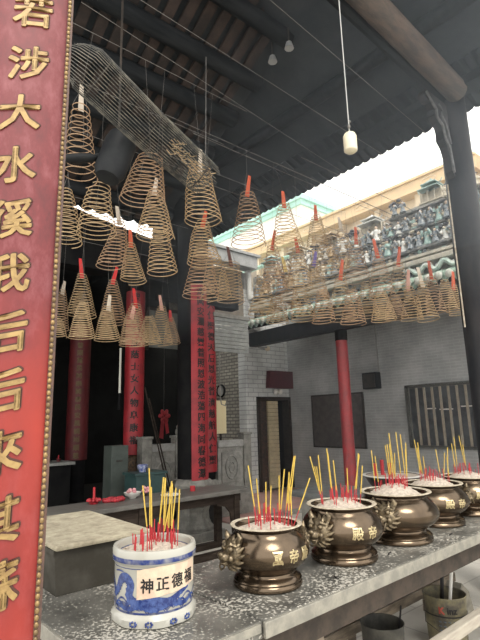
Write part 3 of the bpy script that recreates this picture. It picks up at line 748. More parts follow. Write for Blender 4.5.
# ------------------------------------------------------------------ hall pillars with couplets
def arc_panel(b, cx, cy, r, ac, hw, z0, z1, th=.025, n=12):
    rings = [[b.bm.verts.new((cx + rr_ * math.cos(ac - hw + 2 * hw * i / n), cy + rr_ * math.sin(ac - hw + 2 * hw * i / n), z)) for i in range(n + 1)] for rr_, z in ((r, z0), (r, z1), (r + th, z1), (r + th, z0))]
    for k in range(4):
        A, B = rings[k], rings[(k + 1) % 4]
        for i in range(n): b.bm.faces.new((A[i], A[i + 1], B[i + 1], B[i]))
    for i in (0, n): b.bm.faces.new([rings[k][i] for k in range(4)])
    return b
def plaque(label, cx, cy, r, ac, hw, z0, z1, chars, size, mch, mpl, step):
    t = thing('couplet_plaque', label, 'plaque', (cx, cy, 0), 0, 'red couplet plaques of the hall')
    arc_panel(MB(), 0, 0, r, ac, hw, z0, z1).build('panel', mpl, t, True)
    z = z1 - size * .8; i = 0
    while z > z0 + size * .5:
        def f(v, z=z): a = ac + v.x / (r + .025); q = r + .0265 + v.z; return (q * math.cos(a), q * math.sin(a), z + v.y)
        text_obj('character', chars[i % len(chars)], size, mch, t, f, .004, .001); z -= step; i += 1
    return t
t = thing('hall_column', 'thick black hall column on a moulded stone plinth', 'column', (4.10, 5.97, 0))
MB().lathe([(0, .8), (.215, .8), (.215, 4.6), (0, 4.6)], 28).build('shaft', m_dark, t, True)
b = MB().box((0, 0, .06), (.66, .66, .12), bevel=.012)
b.lathe([(0, .12), (.3, .12), (.31, .16), (.27, .2), (.24, .26), (.23, .36), (.25, .42), (.30, .46), (.31, .52), (.27, .57), (.25, .6), (.28, .66), (.30, .72), (.27, .78), (.22, .80), (0, .8)], 8)
b.build('stone_plinth', m_stone, t)
plaque('long red plaque with black characters on the thick black column', 4.10, 5.97, .217, -PI / 2, math.radians(37), .62, 3.62, '海國安瀾慈雲普照恩波浩蕩四海同春德澤長流', .135, m_black, m_plaque, .155)
t = thing('hall_column', 'stone-footed hall column right behind the thick black column', 'column', (4.86, 6.70, .36))
MB().lathe([(0, .3), (.17, .3), (.17, 3.3), (0, 3.3)], 24).build('shaft', m_dark, t, True)
MB().lathe([(0, 0), (.24, 0), (.25, .06), (.19, .1), (.24, .2), (.2, .28), (.17, .3), (0, .3)], 20).build('stone_foot', m_stone, t, True)
plaque('red plaque with black characters on the column behind the thick black one', 4.86, 6.70, .172, -PI / 2 + .05, math.radians(58), .78, 3.68, '人仁聖德天后恩光普濟慈航', .15, m_black, m_plaque, .185)
t = thing('hall_column', 'slim red-wrapped hall column rising behind the teal chest', 'column', (3.72, 7.05, .36))
MB().lathe([(0, .74), (.128, .74), (.128, 3.6), (0, 3.6)], 24).build('shaft', m_dark, t, True)
MB().lathe([(0, 0), (.19, 0), (.19, .1), (.15, .2), (.15, .5), (.14, .56), (.165, .62), (.15, .68), (.16, .72), (.13, .74), (0, .74)], 20).build('carved_foot', mat('brown_gilt_foot', (.16, .10, .055), (.04, .03, .022), 25, .5), t, True)
plaque('bright red plaque with black characters on the column behind the teal chest', 3.72, 7.05, .13, -PI / 2 - .45, math.radians(86), 1.11, 3.72, '聖母慈雲庇蔭士女人物阜康福地', .135, m_black, m_plaque, .19)
t = thing('hall_column', 'dim hall column deep on the left side of the hall', 'column', (3.23, 8.1, .36))
MB().lathe([(0, 0), (.15, 0), (.15, 3.6), (0, 3.6)], 24).build('shaft', m_dark, t, True)
plaque('dim dark red plaque with gold characters deepest on the left', 3.23, 8.1, .152, -PI / 2 - .4, math.radians(80), 1.02, 3.25, '恩光普照萬民同樂國泰民安風調雨順', .10, mat('shaded_gold', (.11, .07, .03), None, rough=.7), m_plaque_d, .13)  # gold darkened too: shade of the deep hall painted in

# stone balustrade right of the columns
t = thing('stone_balustrade', 'carved grey stone balustrade between the hall columns and the brick pier', 'balustrade', (0, 6.72, .36))
MB().span(3.64, 5.0, -.09, .09, 0, .12, bevel=.01).span(5.02, 5.82, -.09, .09, -.33, .12, bevel=.01).build('base_course', m_stone, t)
m_carve = mat('carved_panel_stone', (.30, .29, .265), (.20, .195, .18), 12, .8, bump=.4)
for x0, x1 in ((3.83, 4.25), (5.1, 5.66)):
    b = MB().span(x0, x1, -.05, .05, .12, .78)
    xm = (x0 + x1) / 2
    b.span(x0 + .07, x1 - .07, -.07, -.05, .2, .7, bevel=.012)
    b.tube([(xm + .13 * math.cos(a / 16 * 2 * PI), -.075, .45 + .19 * math.sin(a / 16 * 2 * PI)) for a in range(16)], .015, 6, closed=True)
    b.tube([(xm + .06 * math.cos(a / 12 * 2 * PI), -.075, .45 + .09 * math.sin(a / 12 * 2 * PI)) for a in range(12)], .015, 6, closed=True)
    b.build('carved_panel', m_carve, t)
    MB().span(x0, x1, -.075, .075, .78, .9, bevel=.02).build('handrail', mat('pale_handrail', (.34, .335, .32), (.26, .255, .24), 8, .75), t)
for x in (3.74, 4.34, 5.74):
    b = MB().span(x - .085, x + .085, -.085, .085, .12, .98, bevel=.01).span(x - .1, x + .1, -.1, .1, .98, 1.02, bevel=.01)
    b.build('post', m_stone, t)
b = MB().ball((4.34, 0, 1.07), (.05, .045, .065)).ball((4.33, -.03, 1.15), .038).ball((4.31, -.055, 1.14), .022).build('lion_finial', m_stone, t, True)

# slatted blind under the hall eave
t = thing('slatted_blind', 'pale grey slatted blind hanging under the hall eave', 'blind', (0, 6.52, 0))
m_sl = mat('grey_slats', (.27, .275, .26), (.20, .205, .195), 8, .7)
b = MB()
for k in range(9): b.span(4.95, 5.72, -.012, .012, 2.76 + k * .068, 2.76 + k * .068 + .06, bevel=.004)
b.build('slats', m_sl, t)
MB().span(4.92, 5.76, -.03, .03, 3.37, 3.44).build('head_rail', m_stone, t)
t = thing('grey_screen', 'dim grey screen panel high between the left hall columns', 'screen', (0, 7.2, 0))
MB().span(4.05, 4.75, -.01, .01, 2.85, 3.5).build('cloth', mat('dim_grey_cloth', (.16, .165, .15), (.12, .125, .115), 6, .8), t)
MB().span(3.98, 4.05, -.02, .02, 2.8, 3.56).span(4.75, 4.8, -.02, .02, 2.8, 3.56).span(3.98, 4.8, -.02, .02, 3.5, 3.56).build('screen_frame', m_darkwood, t)
# small fittings deep in the hall
t = thing('strip_lamp', 'slim pale strip lamp hanging upright left of the bright red plaque', 'lamp', (3.42, 6.95, 0))
MB().tube([(0, 0, 2.05), (0, 0, 2.75)], .018, 8).build('tube', mat('pale_tube', (.6, .6, .52), None, rough=.4), t, True)
MB().tube([(0, 0, 2.75), (0, 0, 4.1)], .004, 5).tube([(0, 0, 1.8), (0, 0, 2.05)], [.03, .015], 8).build('cord_and_tassel', m_dark, t)
for k, (x0, x1, lb) in enumerate([(4.05, 4.28, 'long thin pole leaning nearest the red plaque'), (4.1, 4.38, 'second long thin pole leaning right of the first')]):
    o = MB().tube([(3.61 + .09 * k, 6.5 + .03 * k, 2.11 - .16 * k), (4.08 + .07 * k, 6.5 + .03 * k, .37)], .012, 6).build('leaning_pole', m_darkwood)
    tag(o, lb, 'pole')
t = thing('red_ribbon', 'red ribbon rosette hanging in the dark between the hall columns', 'rosette', (4.62, 7.6, 1.7))
b = MB()
for k in range(6): a = 2 * PI * k / 6; b.ball((.07 * math.cos(a), 0, .07 * math.sin(a)), (.06, .02, .04), 8, 6, Matrix.Rotation(-a, 3, 'Y'))
b.prism([(-.06, -.05), (0, -.05), (-.02, -.4), (-.1, -.38)], .01).prism([(0, -.05), (.06, -.05), (.1, -.3), (.04, -.32)], .01)
b.build('ribbon', m_plaque, t)
MB().tube([(0, .02, 0), (0, .02, 2.2)], .003, 5).build('cord', m_string, t)
t = thing('altar_cabinet', 'dark altar cabinet with a pale ledge far left inside the hall', 'cabinet', (2.55, 8.0, .36))
MB().span(-.8, .45, -.3, .3, 0, .62, bevel=.01).build('cabinet_body', m_dark, t)
MB().span(-.85, .5, -.34, .3, .62, .66).build('ledge', m_grey, t)
for k in range(3):
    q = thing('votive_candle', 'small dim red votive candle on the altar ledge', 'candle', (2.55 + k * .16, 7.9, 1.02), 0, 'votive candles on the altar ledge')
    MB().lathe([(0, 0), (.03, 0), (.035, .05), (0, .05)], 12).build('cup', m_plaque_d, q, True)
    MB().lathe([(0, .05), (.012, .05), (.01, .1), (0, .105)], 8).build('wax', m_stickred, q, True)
# clock and cream notice by the rubble wall
t = thing('wall_clock', 'round dark-rimmed clock on the rubble pier', 'clock', (7.12, 9.12, 2.28), 0)
MB().lathe([(0, 0), (.15, 0), (.16, .02), (.15, .045), (.13, .05), (.125, .03), (0, .03)], 24).xform(Matrix.Rotation(-PI / 2, 4, 'Y')).build('case', m_dark, t, True)
MB().lathe([(0, .032), (.122, .032), (0, .033)], 24).xform(Matrix.Rotation(-PI / 2, 4, 'Y')).build('dial', mat('grey_dial', (.3, .3, .28), None, rough=.4), t)
t = thing('cream_notice', 'blank cream notice card on a post behind the balustrade', 'notice', (5.51, 7.09, .0))
MB().span(-.11, .11, -.01, .01, 1.36, 1.95).build('card', mat('cream_card', (.66, .56, .34), None, rough=.7), t)
MB().span(-.015, .015, .01, .04, .36, 1.9).span(-.12, .12, -.08, .1, .36, .39).build('post', m_darkwood, t)
o = MB().tube([(5.05, 6.52, 3.2), (5.05, 6.52, 2.0), (5.08, 6.52, 1.86), (5.16, 6.52, 1.84), (5.2, 6.52, 1.92)], .012, 6).build('hooked_pipe', m_stone, None, True)
tag(o, 'thin hooked pipe hanging beside the slatted blind', 'pipe')
o = MB().tube([(7.2, 8.12, 5.05), (7.2, 8.12, 4.35), (7.25, 8.08, 4.2), (7.5, 7.95, 4.1), (7.62, 7.84, 3.96)], .06, 12).build('drain_pipe', mat('white_pipe', (.5, .5, .47), (.4, .4, .37), 6, .5), None, True)
tag(o, 'pale drain pipe bending down from the grey gutter corner', 'pipe')

# ------------------------------------------------------------------ courtyard wall fittings
t = thing('red_column', 'slim red timber column under the green tiled eave', 'column', (6.96, 5.38, 0))
MB().lathe([(0, .2), (.105, .2), (.105, 2.95), (0, 2.95)], 20).build('shaft', m_redcol, t, True)
MB().lathe([(.1, 2.95), (.11, 2.95), (.11, 3.13), (0, 3.13)], 20).build('black_head', m_dark, t, True)
MB().lathe([(0, 0), (.17, 0), (.18, .06), (.13, .12), (.15, .18), (.11, .2), (0, .2)], 20).build('stone_foot', m_stone, t, True)
w = struct(thing('window_1', None, None))
S('window_recess', MB().span(8.47, 8.498, 2.6, 5.06, 1.03, 2.13), mat('window_dark', (.03, .032, .036), (.07, .075, .08), 5, .3), w)
b = MB().span(8.42, 8.5, 5.02, 5.09, 1.0, 2.16).span(8.42, 8.5, 2.55, 5.09, 1.0, 1.05).span(8.42, 8.5, 2.55, 5.09, 2.1, 2.16)
m_bar = mat('cream_bar', (.34, .29, .22), (.26, .23, .18), 8, .6)
S('window_frame', b, mat('grey_frame', (.16, .15, .13), (.1, .1, .09), 8, .6), w)
y = 4.86
while y > 2.6:
    S('window_bar', MB().span(8.43, 8.46, y - .02, y + .02, 1.05, 2.1, bevel=.004), m_bar, w); y -= .155
S('cross_rail', MB().span(8.455, 8.47, 4.52, 4.72, 1.70, 1.72).span(8.455, 8.47, 4.2, 4.45, 1.68, 1.7).span(8.455, 8.47, 3.75, 4.05, 1.72, 1.74), m_white, w)
m_nb = mat('dark_notice_board', (.05, .04, .036), (.09, .075, .068), 9, .6)
for nm, y0, y1, lb in (('notice_board', 6.12, 6.62, 'dark notice board on the brick wall right of the red column'), ('notice_board', 6.66, 7.48, 'dark notice board on the brick wall left of the red column')):
    t = thing(nm, lb, 'notice board', (8.5, 0, 0))
    MB().span(-.03, -.004, y0, y1, .98, 2.07).build('board', m_nb, t)
    MB().span(-.045, -.004, y0 - .03, y0, .95, 2.1).span(-.045, -.004, y1, y1 + .03, .95, 2.1).span(-.045, -.004, y0, y1, 2.07, 2.1).span(-.045, -.004, y0, y1, .95, .98).build('frame', m_darkwood, t)
t = thing('wall_speaker', 'black box loudspeaker high on the grey brick wall', 'loudspeaker', (8.5, 5.79, 2.3))
MB().span(-.2, -.03, -.17, .17, -.16, .17, bevel=.015).build('cabinet', m_dark, t)
MB().span(-.215, -.2, -.14, .14, -.13, .14).build('grille', m_iron, t)
MB().span(-.03, 0, -.05, .05, -.05, .05).build('bracket', m_iron, t)
o = MB().tube([(8.48, 5.66, 2.45), (8.48, 5.66, 3.7)], .012, 6).build('wall_cable', m_grey); tag(o, 'pale cable conduit running up from the wall loudspeaker', 'cable')
t = thing('sign_box', 'dark red slanted sign box over the doorway', 'sign', (8.15, 8.25, 2.5))
MB().prism([(-.45, -.2), (.42, -.2), (.5, .2), (-.4, .2)], .12, Matrix.Translation((0, -.16, 0)) ).build('box', mat('dark_red_sign', (.085, .012, .02), (.06, .01, .016), 6, .5), t)
MB().span(-.3, .3, -.04, 0, -.05, .05).build('wall_mount', m_iron, t)
t = thing('emergency_lamp', 'small white twin-headed lamp under the red sign box', 'lamp', (8.05, 8.25, 2.22))
MB().span(-.08, .08, -.06, 0, -.03, .05, bevel=.01).build('lamp_case', m_grey, t)
for s_ in (-1, 1): MB().ball((s_ * .07, -.09, 0), (.065, .05, .065), 12, 8).build('lamp_head', m_white, t, True)
t = thing('wall_bracket_lamp', 'small lamp on a horizontal arm high left of the red sign', 'lamp', (7.75, 8.25, 3.22))
MB().tube([(0, 0, 0), (-.3, -.12, 0), (-.15, -.25, .0)], .02, 6).build('arm', m_grey, t)
MB().ball((0, -.1, 0), (.07, .06, .06)).build('lamp_head', m_cream, t, True)

# dark slab table and white rimmed basin beyond the censers
t = thing('slab_table', 'low dark stone slab table beyond the second censer', 'table', (4.80, 4.0, 0))
MB().span(-.42, .42, -.36, .36, .68, .74, bevel=.01).build('slab', mat('dark_slab', (.085, .09, .09), (.14, .145, .14), 9, .4), t)
MB().span(-.3, .3, -.25, .25, 0, .68, bevel=.02).build('pedestal', m_stone, t)
t = thing('basin_stand', 'dark stand carrying the wide white-rimmed basin', 'stand', (5.62, 3.68, 0))
MB().span(-.3, .3, -.3, .3, .6, .66).build('stand_top', m_darkwood, t)
for sx in (-.25, .25):
    for sy in (-.25, .25): MB().span(sx - .03, sx + .03, sy - .03, sy + .03, 0, .6).build('leg', m_darkwood, t)
t = thing('white_basin', 'wide shallow white-rimmed basin beyond the third censer', 'basin', (5.62, 3.68, .66))
MB().lathe([(0, 0), (.2, 0), (.3, .1), (.34, .17), (.375, .19), (.375, .2), (.33, .195), (.28, .12), (0, .1)], 40).build('basin', m_iron, t, True)
MB().lathe([(.335, .196), (.378, .194), (.38, .202), (.375, .206), (.335, .204)], 40).build('rim', m_white, t, True)
o = MB().lathe([(0, .215), (.2, .205), (.33, .194)], 28).build('ash_bed', m_ash, None, True, (5.62, 3.68, .66)); tag(o, 'pale ash bed in the wide white-rimmed basin', 'ash', None, 'stuff')
for k, (dx, dy, h, lb) in enumerate([(-.22, .1, .20, 'leftmost thick red candle in the white-rimmed basin'), (-.14, .05, .24, 'second thick red candle in the white-rimmed basin'), (-.06, .0, .2, 'third thick red candle in the white-rimmed basin')]):
    q = thing('thick_candle', lb, 'candle', (5.62 + dx, 3.68 + dy, .81))
    MB().lathe([(0, 0), (.022, 0), (.024, h), (0, h + .004)], 12).build('wax', m_stickred, q, True)
    MB().tube([(0, 0, h), (0, 0, h + .02)], .003, 5).build('wick', m_black, q)

# ------------------------------------------------------------------ ceramic frieze figures
m_gl = {'blue': mat('glaze_blue', (.05, .075, .10), (.27, .29, .29), 30, .35), 'teal': mat('glaze_teal', (.17, .30, .28), (.30, .38, .34), 30, .35),
        'cream': mat('glaze_cream', (.56, .50, .38), (.40, .36, .28), 30, .4), 'ochre': mat('glaze_ochre', (.40, .27, .12), (.28, .20, .11), 30, .4),
        'white': mat('glaze_white', (.62, .62, .58), (.45, .46, .44), 30, .35)}
m_face = mat('ceramic_face', (.50, .38, .28), None, rough=.5)
m_hair = mat('ceramic_black', (.03, .03, .035), None, rough=.4)
def figurine_mesh(seed, col):
    rr = random.Random(seed); b = MB()
    b.lathe([(0, 0), (.062, 0), (.06, .02), (.045, .07), (.036, .12), (.046, .155), (.04, .175), (.014, .19), (.014, .2)], 10)
    lean = rr.uniform(-.03, .03)
    for s_ in (-1, 1):                                                        # sleeved arms
        h = rr.choice([.09, .13, .2])
        b.tube([(0, s_ * .042, .165), (-.03, s_ * .062, .125), (-.055, s_ * .04, h)], [.018, .022, .014], 6)
    b.mi = 1; b.ball((-.005, 0, .215), (.024, .022, .028), 8, 6)
    for s_ in (-1, 1): b.ball((-.06, s_ * .038, .1), .01, 6, 4)
    b.mi = 2; k = seed % 3
    if k == 0: b.lathe([(.028, .225), (.026, .25), (.012, .27), (0, .275)], 8); b.ball((0, .03, .24), (.008, .02, .008), 6, 4); b.ball((0, -.03, .24), (.008, .02, .008), 6, 4)
    elif k == 1: b.lathe([(.045, .228), (.02, .242), (.0, .27)], 8)
    else: b.ball((.005, 0, .232), (.026, .026, .02), 8, 6); b.ball((.005, 0, .258), .013, 6, 5)
    b.mi = 0
    b.prism([(-.05, 0), (.05, 0), (.05, .012), (-.05, .012)], .11, Matrix.Translation((0, -.055, 0)))
    me = bpy.data.meshes.new('figurine'); bmesh.ops.recalc_face_normals(b.bm, faces=b.bm.faces[:]); b.bm.to_mesh(me); b.bm.free()
    for m in (m_gl[col], m_face, m_hair): me.materials.append(m)
    for p in me.polygons: p.use_smooth = True
    return me
figs = {}
def figurine(col, y, z, sc, tier, x=6.91):
    key = (col, R.randrange(3))
    if key not in figs: figs[key] = figurine_mesh(len(figs) + key[1] * 7, col)
    o = bpy.data.objects.new('ceramic_figurine', figs[key]); C.objects.link(o)
    o.location = (x, y, z); o.scale = (sc, sc * 1.05, sc); o.rotation_euler = (0, 0, R.uniform(-.5, .5))
    tag(o, f'{col}-robed ceramic figurine in the {tier} tier of the rooftop frieze', 'figurine', f'{col} figurines in the {tier} tier')
cols = ['blue', 'teal', 'cream', 'white', 'blue', 'ochre', 'blue', 'cream']
cols2 = ['ochre', 'cream', 'cream', 'blue', 'ochre', 'white', 'teal', 'cream']
y = 2.4; i = 0
while y < 7.6:
    cc = cols if y < 5 else cols2
    figurine(cc[(i * 3 + i // 5) % 8], y, 4.21, R.uniform(.95, 1.25), 'middle', 6.93 + R.uniform(-.03, .02)); 
    if y < 6.9: figurine(cc[(i * 5 + 2 + i // 4) % 8], y + .07, 4.551, R.uniform(.85, 1.2), 'upper', 6.95 + R.uniform(-.02, .02))
    y += .142; i += 1
y = 2.4
while y < 4.1:
    if not 3.2 < y < 3.75: figurine(cols[int(y * 10) % 8], y, 4.881, .8, 'top')
    y += .15
for y in (5.6, 5.9, 6.35, 6.6, 6.95, 7.2, 7.5): figurine(cols2[int(y * 10) % 8], y, 3.70, .8, 'lowest')
def pavilion(y, z, w, col, lb):
    t = thing('ceramic_pavilion', lb, 'ornament', (7.07, y, z if y > 4.2 else 4.951))
    b = MB()
    for sy in (-1, -.33, .33, 1): b.tube([(-.05, sy * w * .42, .02), (-.05, sy * w * .42, .2)], .012, 6)
    b.span(0, .06, -w * .45, w * .45, .02, .2).span(-.07, .07, -w * .5, w * .5, 0, .02)
    b.build('pavilion_body', m_gl['cream'], t)
    b = MB()
    for lv, (zz_, ww) in enumerate(((.2, 1.15), (.29, .85))):
        b.lathe([(w * .5 * ww, zz_ + .015), (w * .5 * ww, zz_), (w * .3 * ww, zz_ + .035), (w * .18 * ww, zz_ + .075), (0, zz_ + .08)], 4, a0=PI / 4, a1=PI / 4 + 2 * PI)
        for sy in (-1, 1): b.tube([(-.0, sy * w * .36 * ww, zz_ + .015), (0, sy * w * .46 * ww, zz_ + .02), (0, sy * w * .5 * ww, zz_ + .06)], .01, 5)
    b.ball((0, 0, .39), .02, 6, 5)
    b.build('pavilion_roof', m_gl[col], t)
pavilion(3.45, 4.881, .42, 'teal', 'green-roofed ceramic pavilion high at the right of the frieze')
pavilion(4.6, 4.73, .5, 'white', 'pale-roofed ceramic pavilion stepping down beside the green one')
pavilion(5.55, 4.73, .5, 'ochre', 'ochre ceramic pavilion at the middle of the frieze top')
pavilion(6.4, 4.73, .48, 'cream', 'cream ceramic pavilion left on the frieze top')
pavilion(7.2, 4.73, .44, 'teal', 'small teal ceramic pavilion at the far left of the frieze top')
rw = random.Random(77)
for nm, lb, zlo, zhi, y0, y1, n_ in (('rockwork', 'jumble of small glazed rocks and leaves along the lower frieze', 3.66, 4.15, 2.3, 7.7, 520), ('rockwork', 'jumble of small glazed rocks and leaves along the upper frieze', 4.2, 4.72, 2.3, 7.6, 640)):
    b = MB()
    for k in range(n_):
        y = rw.uniform(y0, y1); z = rw.uniform(zlo, zhi); b.mi = rw.choice([0, 0, 1, 2, 2, 4, 5, 5] if y < 5 else [0, 2, 2, 3, 3, 4, 5])
        sz = rw.uniform(.018, .055)
        b.ball((6.975 - rw.random() * .06, y, z), (.03, sz * rw.uniform(.5, 1.8), sz * rw.uniform(.4, 1.2)), 6, 4, Matrix.Rotation(rw.uniform(-1, 1), 3, 'X'))
    o = b.build(nm, [m_gl['blue'], m_gl['teal'], m_gl['cream'], m_gl['ochre'], MATS['frieze_ground'], m_hair], None, True)
    tag(o, lb, 'rockwork', None, 'stuff')
# ceramic trees, horse and dragon
for k, (y, z, lb) in enumerate([(4.1, 4.73, 'dark ceramic tree beside the pale pavilion'), (2.95, 5.15, 'dark leafy ceramic finial at the right top of the frieze'), (5.05, 4.73, 'dark ceramic tree between white and ochre pavilions'), (6.0, 4.73, 'dark ceramic tree between ochre and cream pavilions')]):
    z = min(z, 4.881) if y < 4.2 else z
    z = 4.951 if y < 4.2 else z
    t = thing('ceramic_tree', lb, 'ornament', (7.05, y, z))
    MB().tube([(0, 0, 0), (.01, .01, .1), (0, -.01, .16)], .014, 6).build('trunk', m_gl['ochre'], t)
    b = MB()
    for q in range(14): b.ball((R.uniform(-.06, .05), R.uniform(-.1, .1), .15 + R.uniform(-.03, .07)), (.04, .045, .03), 6, 5)
    b.build('crown', m_hair, t, True)
t = thing('ceramic_dragon', 'pale teal ceramic dragon coiling on the lowest tier', 'ornament', (6.86, 3.5, 3.76))
pts = [(0, .45 - k * .045, .07 + .055 * math.sin(k * .95)) for k in range(22)]
MB().tube(pts, [.012 + .028 * math.sin(min(1, (k + 1) / 8) * PI / 2) for k in range(22)], 8).build('body', mat('glaze_pale_teal', (.34, .45, .40), (.50, .52, .46), 20, .35), t, True)
b = MB().ball((0, -.52, .12), (.05, .07, .05)).ball((-.02, -.58, .1), (.03, .04, .025))
for s_ in (-1, 1): b.tube([(s_ * .02, -.5, .16), (s_ * .03, -.46, .21)], [.012, .003], 5)
b.build('head', MATS['glaze_pale_teal'], t, True)
b = MB()
for k in range(0, 20, 2): b.prism([(-.03, 0), (.03, 0), (0, .05)], .012, Matrix.Translation((0, .45 - k * .045, .1 + .055 * math.sin(k * .95))) @ Matrix.Rotation(PI / 2, 4, 'Z'))
b.build('back_fins', m_gl['white'], t)
t = thing('ceramic_horse', 'white ceramic horse on the lowest tier at the left', 'ornament', (6.86, 6.75, 3.74))
b = MB().ball((0, 0, .13), (.05, .11, .055)).tube([(0, .08, .15), (0, .12, .21), (0, .13, .25)], [.04, .03, .024], 8).ball((0, .16, .25), (.02, .045, .022))
for sx in (-1, 1):
    for yy in (-.08, .08): b.tube([(sx * .028, yy, .12), (sx * .03, yy + .015, .06), (sx * .03, yy, -.02)], [.022, .014, .012], 6)
b.tube([(0, -.1, .16), (0, -.15, .13), (0, -.155, .05)], [.012, .016, .006], 6)
b.build('body', m_gl['white'], t, True)
MB().tube([(0, .06, .19), (0, .09, .25), (0, .115, .285)], [.012, .016, .008], 6).build('mane', m_gl['cream'], t, True)

# ------------------------------------------------------------------ building beyond the courtyard
t = thing('cream_building', 'cream apartment building rising behind the temple roof', 'building', (12, 0, 0))
MB().span(.3, 1.6, 4.6, 15, 0, 8.12).build('wall', m_cream, t)
MB().span(-.05, .3, 4.6, 15, 7.80, 8.1, bevel=.02).span(-.12, .3, 4.6, 15, 8.10, 8.17).span(-.1, .3, 4.6, 15, 7.74, 7.80).build('parapet', mat('tan_parapet', (.66, .49, .29), (.58, .44, .27), 3, .8), t)
for k in range(7):
    y = 5.0 + k * 1.35
    MB().span(.27, .31, y + .22, y + 1.2, 5.6, 7.4).build('window', mat('tan_window', (.20, .16, .11), (.30, .25, .18), 3, .4), t)
    MB().span(.1, .3, y - .08, y + .08, 4, 7.78).build('pilaster', m_cream, t)
for k in range(4):
    y = 5.9 + k * 2.2
    b = MB(); b.tube([(-.06, y + .22 * math.cos(a / 14 * 2 * PI), 7.95 + .08 * math.sin(a / 14 * 2 * PI)) for a in range(14)], .015, 5, closed=True)
    b.build('parapet_ornament', m_cream, t)
o = MB().span(12.3, 15, 2.2, 4.3, 0, 9.5).build('terracotta_building', mat('terracotta_render', (.50, .24, .15), (.42, .2, .13), 3, .8)); tag(o, 'terracotta wall of a building glimpsed right of the black column', 'building')
o = MB().span(14, 18, 12.4, 20, 10.3, 10.5).span(13.9, 18.1, 12.3, 20, 10.5, 10.72, bevel=.03).build('teal_tower', mat('pale_teal_render', (.34, .60, .53), (.40, .64, .57), 3, .7)); tag(o, 'white building with a pale teal roof edge behind the cream one', 'building')
MB().span(14.1, 18, 12.5, 19.9, 0, 10.3).build('tower_body', mat('white_render', (.80, .77, .70), (.74, .72, .66), 2, .8), o)
t = thing('teal_awning', 'pale teal corrugated awning below the cream building at left', 'awning', (0, 0, 0))
b = MB()
for k in range(16): b.prism([(10.4, 6.55), (11.9, 7.15), (11.9, 7.19), (10.4, 6.6)], .16, Matrix.Translation((0, 10.2 + k * .2, 0)))
b.span(10.4, 11.9, 10.2, 13.4, 6.5, 6.52) if False else None
b.build('sheets', mat('teal_sheet', (.30, .58, .50), (.40, .62, .54), 4, .5), t)
for y in (10.3, 12, 13.3): MB().tube([(10.5, y, 0), (10.5, y, 6.6)], .05, 8).build('post', m_grey, t)

